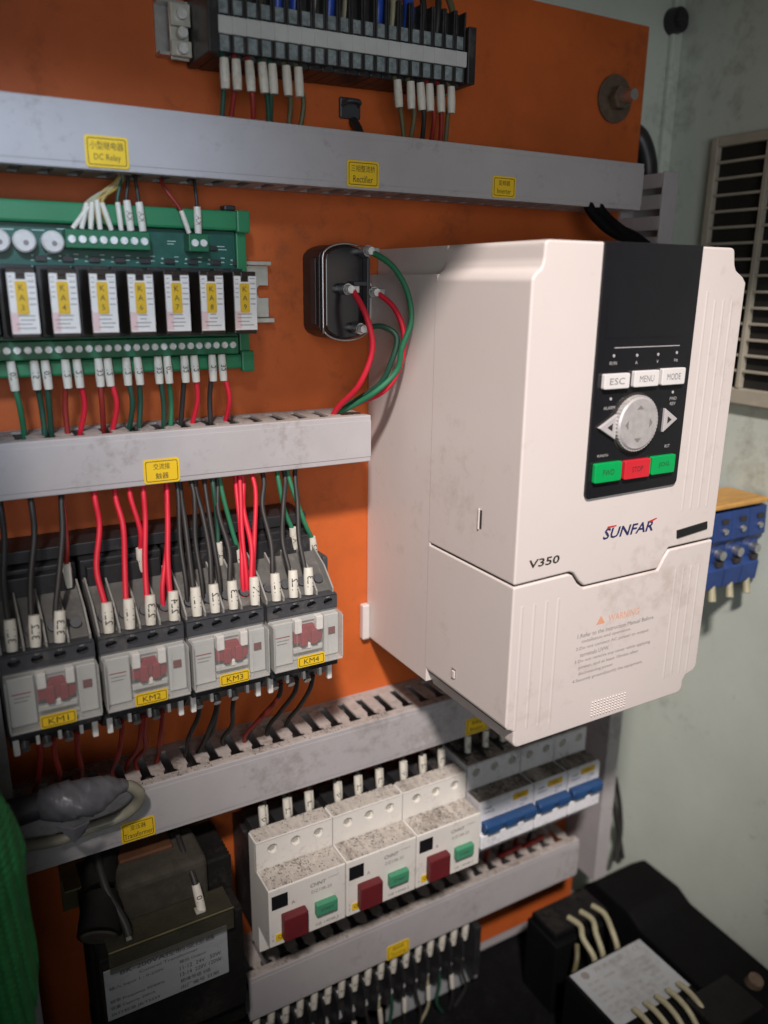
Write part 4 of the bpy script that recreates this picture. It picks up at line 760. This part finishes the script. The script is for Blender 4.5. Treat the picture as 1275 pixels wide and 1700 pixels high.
# ------------------------------------------------------------------ right side
g = thing('vent_grille', 'beige louvred vent grille fixed to the right cabinet wall', 'grille', (WX, -80, -70))
part(g, 'backing', 'grille_dark', lambda bm: box(bm, WX-2, WX-0.3, -170, -26, -66, 86))
part(g, 'frame', 'grille_beige', lambda bm: (box(bm, WX-6, WX-0.2, -28, -23, -70, 90, 0.8), box(bm, WX-6, WX-0.2, -172, -28.1, 84, 90, 0.8), box(bm, WX-6, WX-0.2, -172, -28.1, -72, -62, 0.8), box(bm, WX-6.4, WX-2.1, -66, -63, -61.9, 83.9, 0.4), box(bm, WX-6.4, WX-2.1, -120, -117, -61.9, 83.9, 0.4)))
pieces(g, 'slat', 'grille_beige', lambda bm: box(bm, WX-5.6, WX-2.1, -170, -28.2, 0, 1.6, 0.3), [(0, 0, -52+9.7*k) for k in range(14)])
bt2 = thing('blue_terminal_block', 'dark blue terminal block with silver screws and wooden top by the right wall', 'terminal block', (425, -80, -184))
part(bt2, 'body', 'terminal_blue', lambda bm: (box(bm, 380, 454.5, -86, -60, -184, -130, 1.0)))
part(bt2, 'top_board', 'wood_top', lambda bm: box(bm, 378, 452, -97, -66, -129.5, -126.5, 0.8))
part(bt2, 'bracket', 'black_plastic', lambda bm: box(bm, 396, 455.5, -66, -56, -196, -184.5, 0.8))
for k in range(4):
    x = 396+16.5*k
    if x+9 > 455: break
    po = part(bt2, 'pole', 'terminal_blue', lambda bm: prism(bm, [(-86.1, -131), (-95, -132), (-96, -150), (-92, -154), (-92, -166), (-95, -170), (-94, -182), (-86.1, -184)], x-8.1, x+8.1, 'X', bev=0.5))
    part(po, 'screw', 'steel', lambda bm: (cyl(bm, (x+3, -92, -160), (x+3, -96.5, -160), 3.4, 3.0, 14), cyl(bm, (x+2, -95.5, -144), (x+2, -97.4, -144.4), 2.2, 1.9, 12)))
    part(po, 'slot', 'ink', lambda bm: box(bm, x-1, x+5, -96.2, -95.2, -139.5, -136.5, 0.2))
    part(po, 'slot', 'ink', lambda bm: box(bm, x, x+6, -95.3, -92.1, -167.5, -164.5, 0.2))
    part(po, 'wire_end', 'wire_cream', lambda bm: cyl(bm, (x+2, -91, -178), (x-1, -95.5, -190), 2.1, 2.6, 10))
solo('round_plug', 'black_plastic', lambda bm: (cyl(bm, (449, 18, 164), (449, 11, 164), 8.2, 7.4, 24), cyl(bm, (449, 11, 164), (449, 8.5, 164), 5.0, 4.2, 20)), 'round dark rubber plug near the top right cabinet corner', 'plug', (449, 14, 156))
solo('black_hose', 'black_plastic', lambda bm: tube(bm, [(405, 12, 96), (418, 8, 92), (424, 4, 76), (424, 4, 60), (418, 8, 50), (408, 12, 46)], 6.2, 16, 8), 'thick black hose curving behind the right panel edge above the duct', 'hose', (415, 8, 46))
for i in range(2): solo('shade_cable', 'trough_black', lambda bm: tube(bm, [(340+7*i, -30, 50), (344+8*i, -34, 40), (352+6*i, -40-3*i, 31), (368+4*i, -40, 26+2*i), (396, -28, 20+4*i)], 3.0, 10, 6), 'added near-black cable imitating the shadow under the right end of the topmost duct, %s from below' % ORD[i], 'cable', (370, -36, 20), 'added cables imitating the shadow over the inverter')  # near-black cables added to imitate the dark shadow under this duct end
for i in range(2): solo('thin_black_cable', 'wire_black', lambda bm: tube(bm, [(438+4*i, -6, -380), (441+6*i, -9, -405), (446+2*i, -12, -430), (449-8*i, -16, -452)], 1.9, 8, 6), ['thin black cable by the corner, left of two', 'thin black cable by the corner, right of two'][i], 'cable', (445, -12, -452), 'thin black cables in the corner')

# floor devices
fb = thing('relay_socket', 'black dusty relay base with three cream wires on the cabinet floor', 'relay base', (360, -50, -505))
part(fb, 'body', 'trough_black', lambda bm: (box(bm, 334, 388, -66, -34, -504.5, -446, 1.0), box(bm, 336, 387, -62, -36, -446, -440, 1.0)))
part(fb, 'dusty_top', 'core_black', lambda bm: (box(bm, 337, 386, -61, -37, -439.9, -439.3, 0.2), [cyl(bm, (343+11*k, -44, -439.4), (343+11*k, -44, -438.2), 2.4, 2.2, 12) for k in range(4)]))
for k in range(3): wire('wire_cream', [(354+11.6*k, -55, -437.5), (355+11.6*k, -66, -436.5), (352+11.6*k, -76, -439), (350+11.8*k, -84, -447), (350+11.8*k, -86, -462)], ['cream wire out of the relay base, nearest the panel centre', 'cream wire out of the relay base, middle one', 'cream wire out of the relay base, nearest the right wall'][k], 2.1, group='cream wires of the relay base', name='power_wire')
wire('wire_olive', [(345, -74, -441), (340, -80, -446), (336, -82, -456)], 'short olive wire beside the cream wires of the relay base', 1.8)
fd = thing('labelled_device', 'black device with a pale printed label plate on the cabinet floor', 'device', (354, -112, -505))
part(fd, 'body', 'trough_black', lambda bm: box(bm, 320, 388, -170, -90, -504.5, -441, 1.2))
lp2 = part(fd, 'label_plate', 'label_silver', lambda bm: box(bm, 322, 386.4, -136, -92, -440.9, -440.2, 0.2))
def lpr(bm):
    y = -440.12
    text(bm, 'CE', 378, -96.5, y, height=3.6, plane='Z'); text(bm, '开关电源', 352, -97, y, width=26, height=4.2, plane='Z'); prism(bm, circ(331, -97, 3.0, 16), y-0.03, y, 'Z')
    for r_ in range(6):
        for c_ in range(4):
            if random.random() < 0.85: text(bm, random.choice(['AC 220V', 'DC 24V', '50/60Hz', '2.1A', 'IN', 'OUT']), 332+14*c_, -104-4.6*r_, y, height=2.0, plane='Z')
part(lp2, 'plate_print', 'ink_grey', lpr)
for k in range(5): wire('wire_cream', [(338+10*k, -133, -437.5), (337.5+10*k, -142, -436), (337+10*k, -152, -438), (337+10*k, -162, -446)], '%s cream wire from the left at the labelled device' % ORD[k], 1.9, group='cream wires of the labelled device', name='power_wire')
part(fd, 'terminal_guard', 'core_black', lambda bm: box(bm, 372, 412, -172, -143, -440.8, -437, 1.2))
blk = thing('cable_trough', 'large black box lying along the foot of the right wall', 'box', (420, -80, -505))
part(blk, 'body', 'trough_black', lambda bm: prism(bm, [(-24, -504.5), (-24, -452), (-36, -440), (-70, -440), (-82, -446), (-230, -452), (-230, -504.5)], 398, 452, 'X', bev=2.0))
part(blk, 'knob', 'rust_washer', lambda bm: cyl(bm, (432, -150, -451), (432, -152, -444), 6, 5, 18))

# ------------------------------------------------------------------ green knitted cloth
def knit(bm):
    nx, nz = 80, 380; g_ = []
    for j in range(nz+1):
        row = []; z = -160-150*j/nz; xr = -2.6+13.5*min(1, max(0, (-168-z)/40))**0.8-6*max(0, (-230-z)/60)*0.6+1.2*math.sin(z*0.09)
        for i in range(nx+1):
            u = i/nx; x = xr-32*(1-u)
            y = -118-10*math.sin(u*2.6)+16*(u**6)
            c_ = x*0.9; s_ = z*0.9
            uu = x/3.4+0.06*z/3.4; fr = abs(uu-math.floor(uu)-0.5)*2; k_ = (1-fr**2.5)*(0.45+0.55*math.sin(2*math.pi*(z/3.0+fr*0.7)))
            row.append(bm.verts.new((x, y-2.8*k_, z)))
        g_.append(row)
    for j in range(nz):
        for i in range(nx):
            f = bm.faces.new([g_[j][i], g_[j][i+1], g_[j+1][i+1], g_[j+1][i]]); f.smooth = True
    r = bmesh.ops.extrude_face_region(bm, geom=list(bm.faces))
    bmesh.ops.translate(bm, verts=[q for q in r['geom'] if isinstance(q, bmesh.types.BMVert)], vec=(0, 3, 0))
    bmesh.ops.recalc_face_normals(bm, faces=bm.faces)
solo('knitted_cloth', 'knit_green', knit, 'green knitted cloth hanging at the lower left edge in front of the panel', 'cloth', (-20, -120, -310))
# dust and swarf lying on the long ducts
grit(d3, 14, 215, -29, -34.4, -246.95, 500, 21)
grit(d4, 123, 377, -29, -34.4, -394.95, 650, 22)
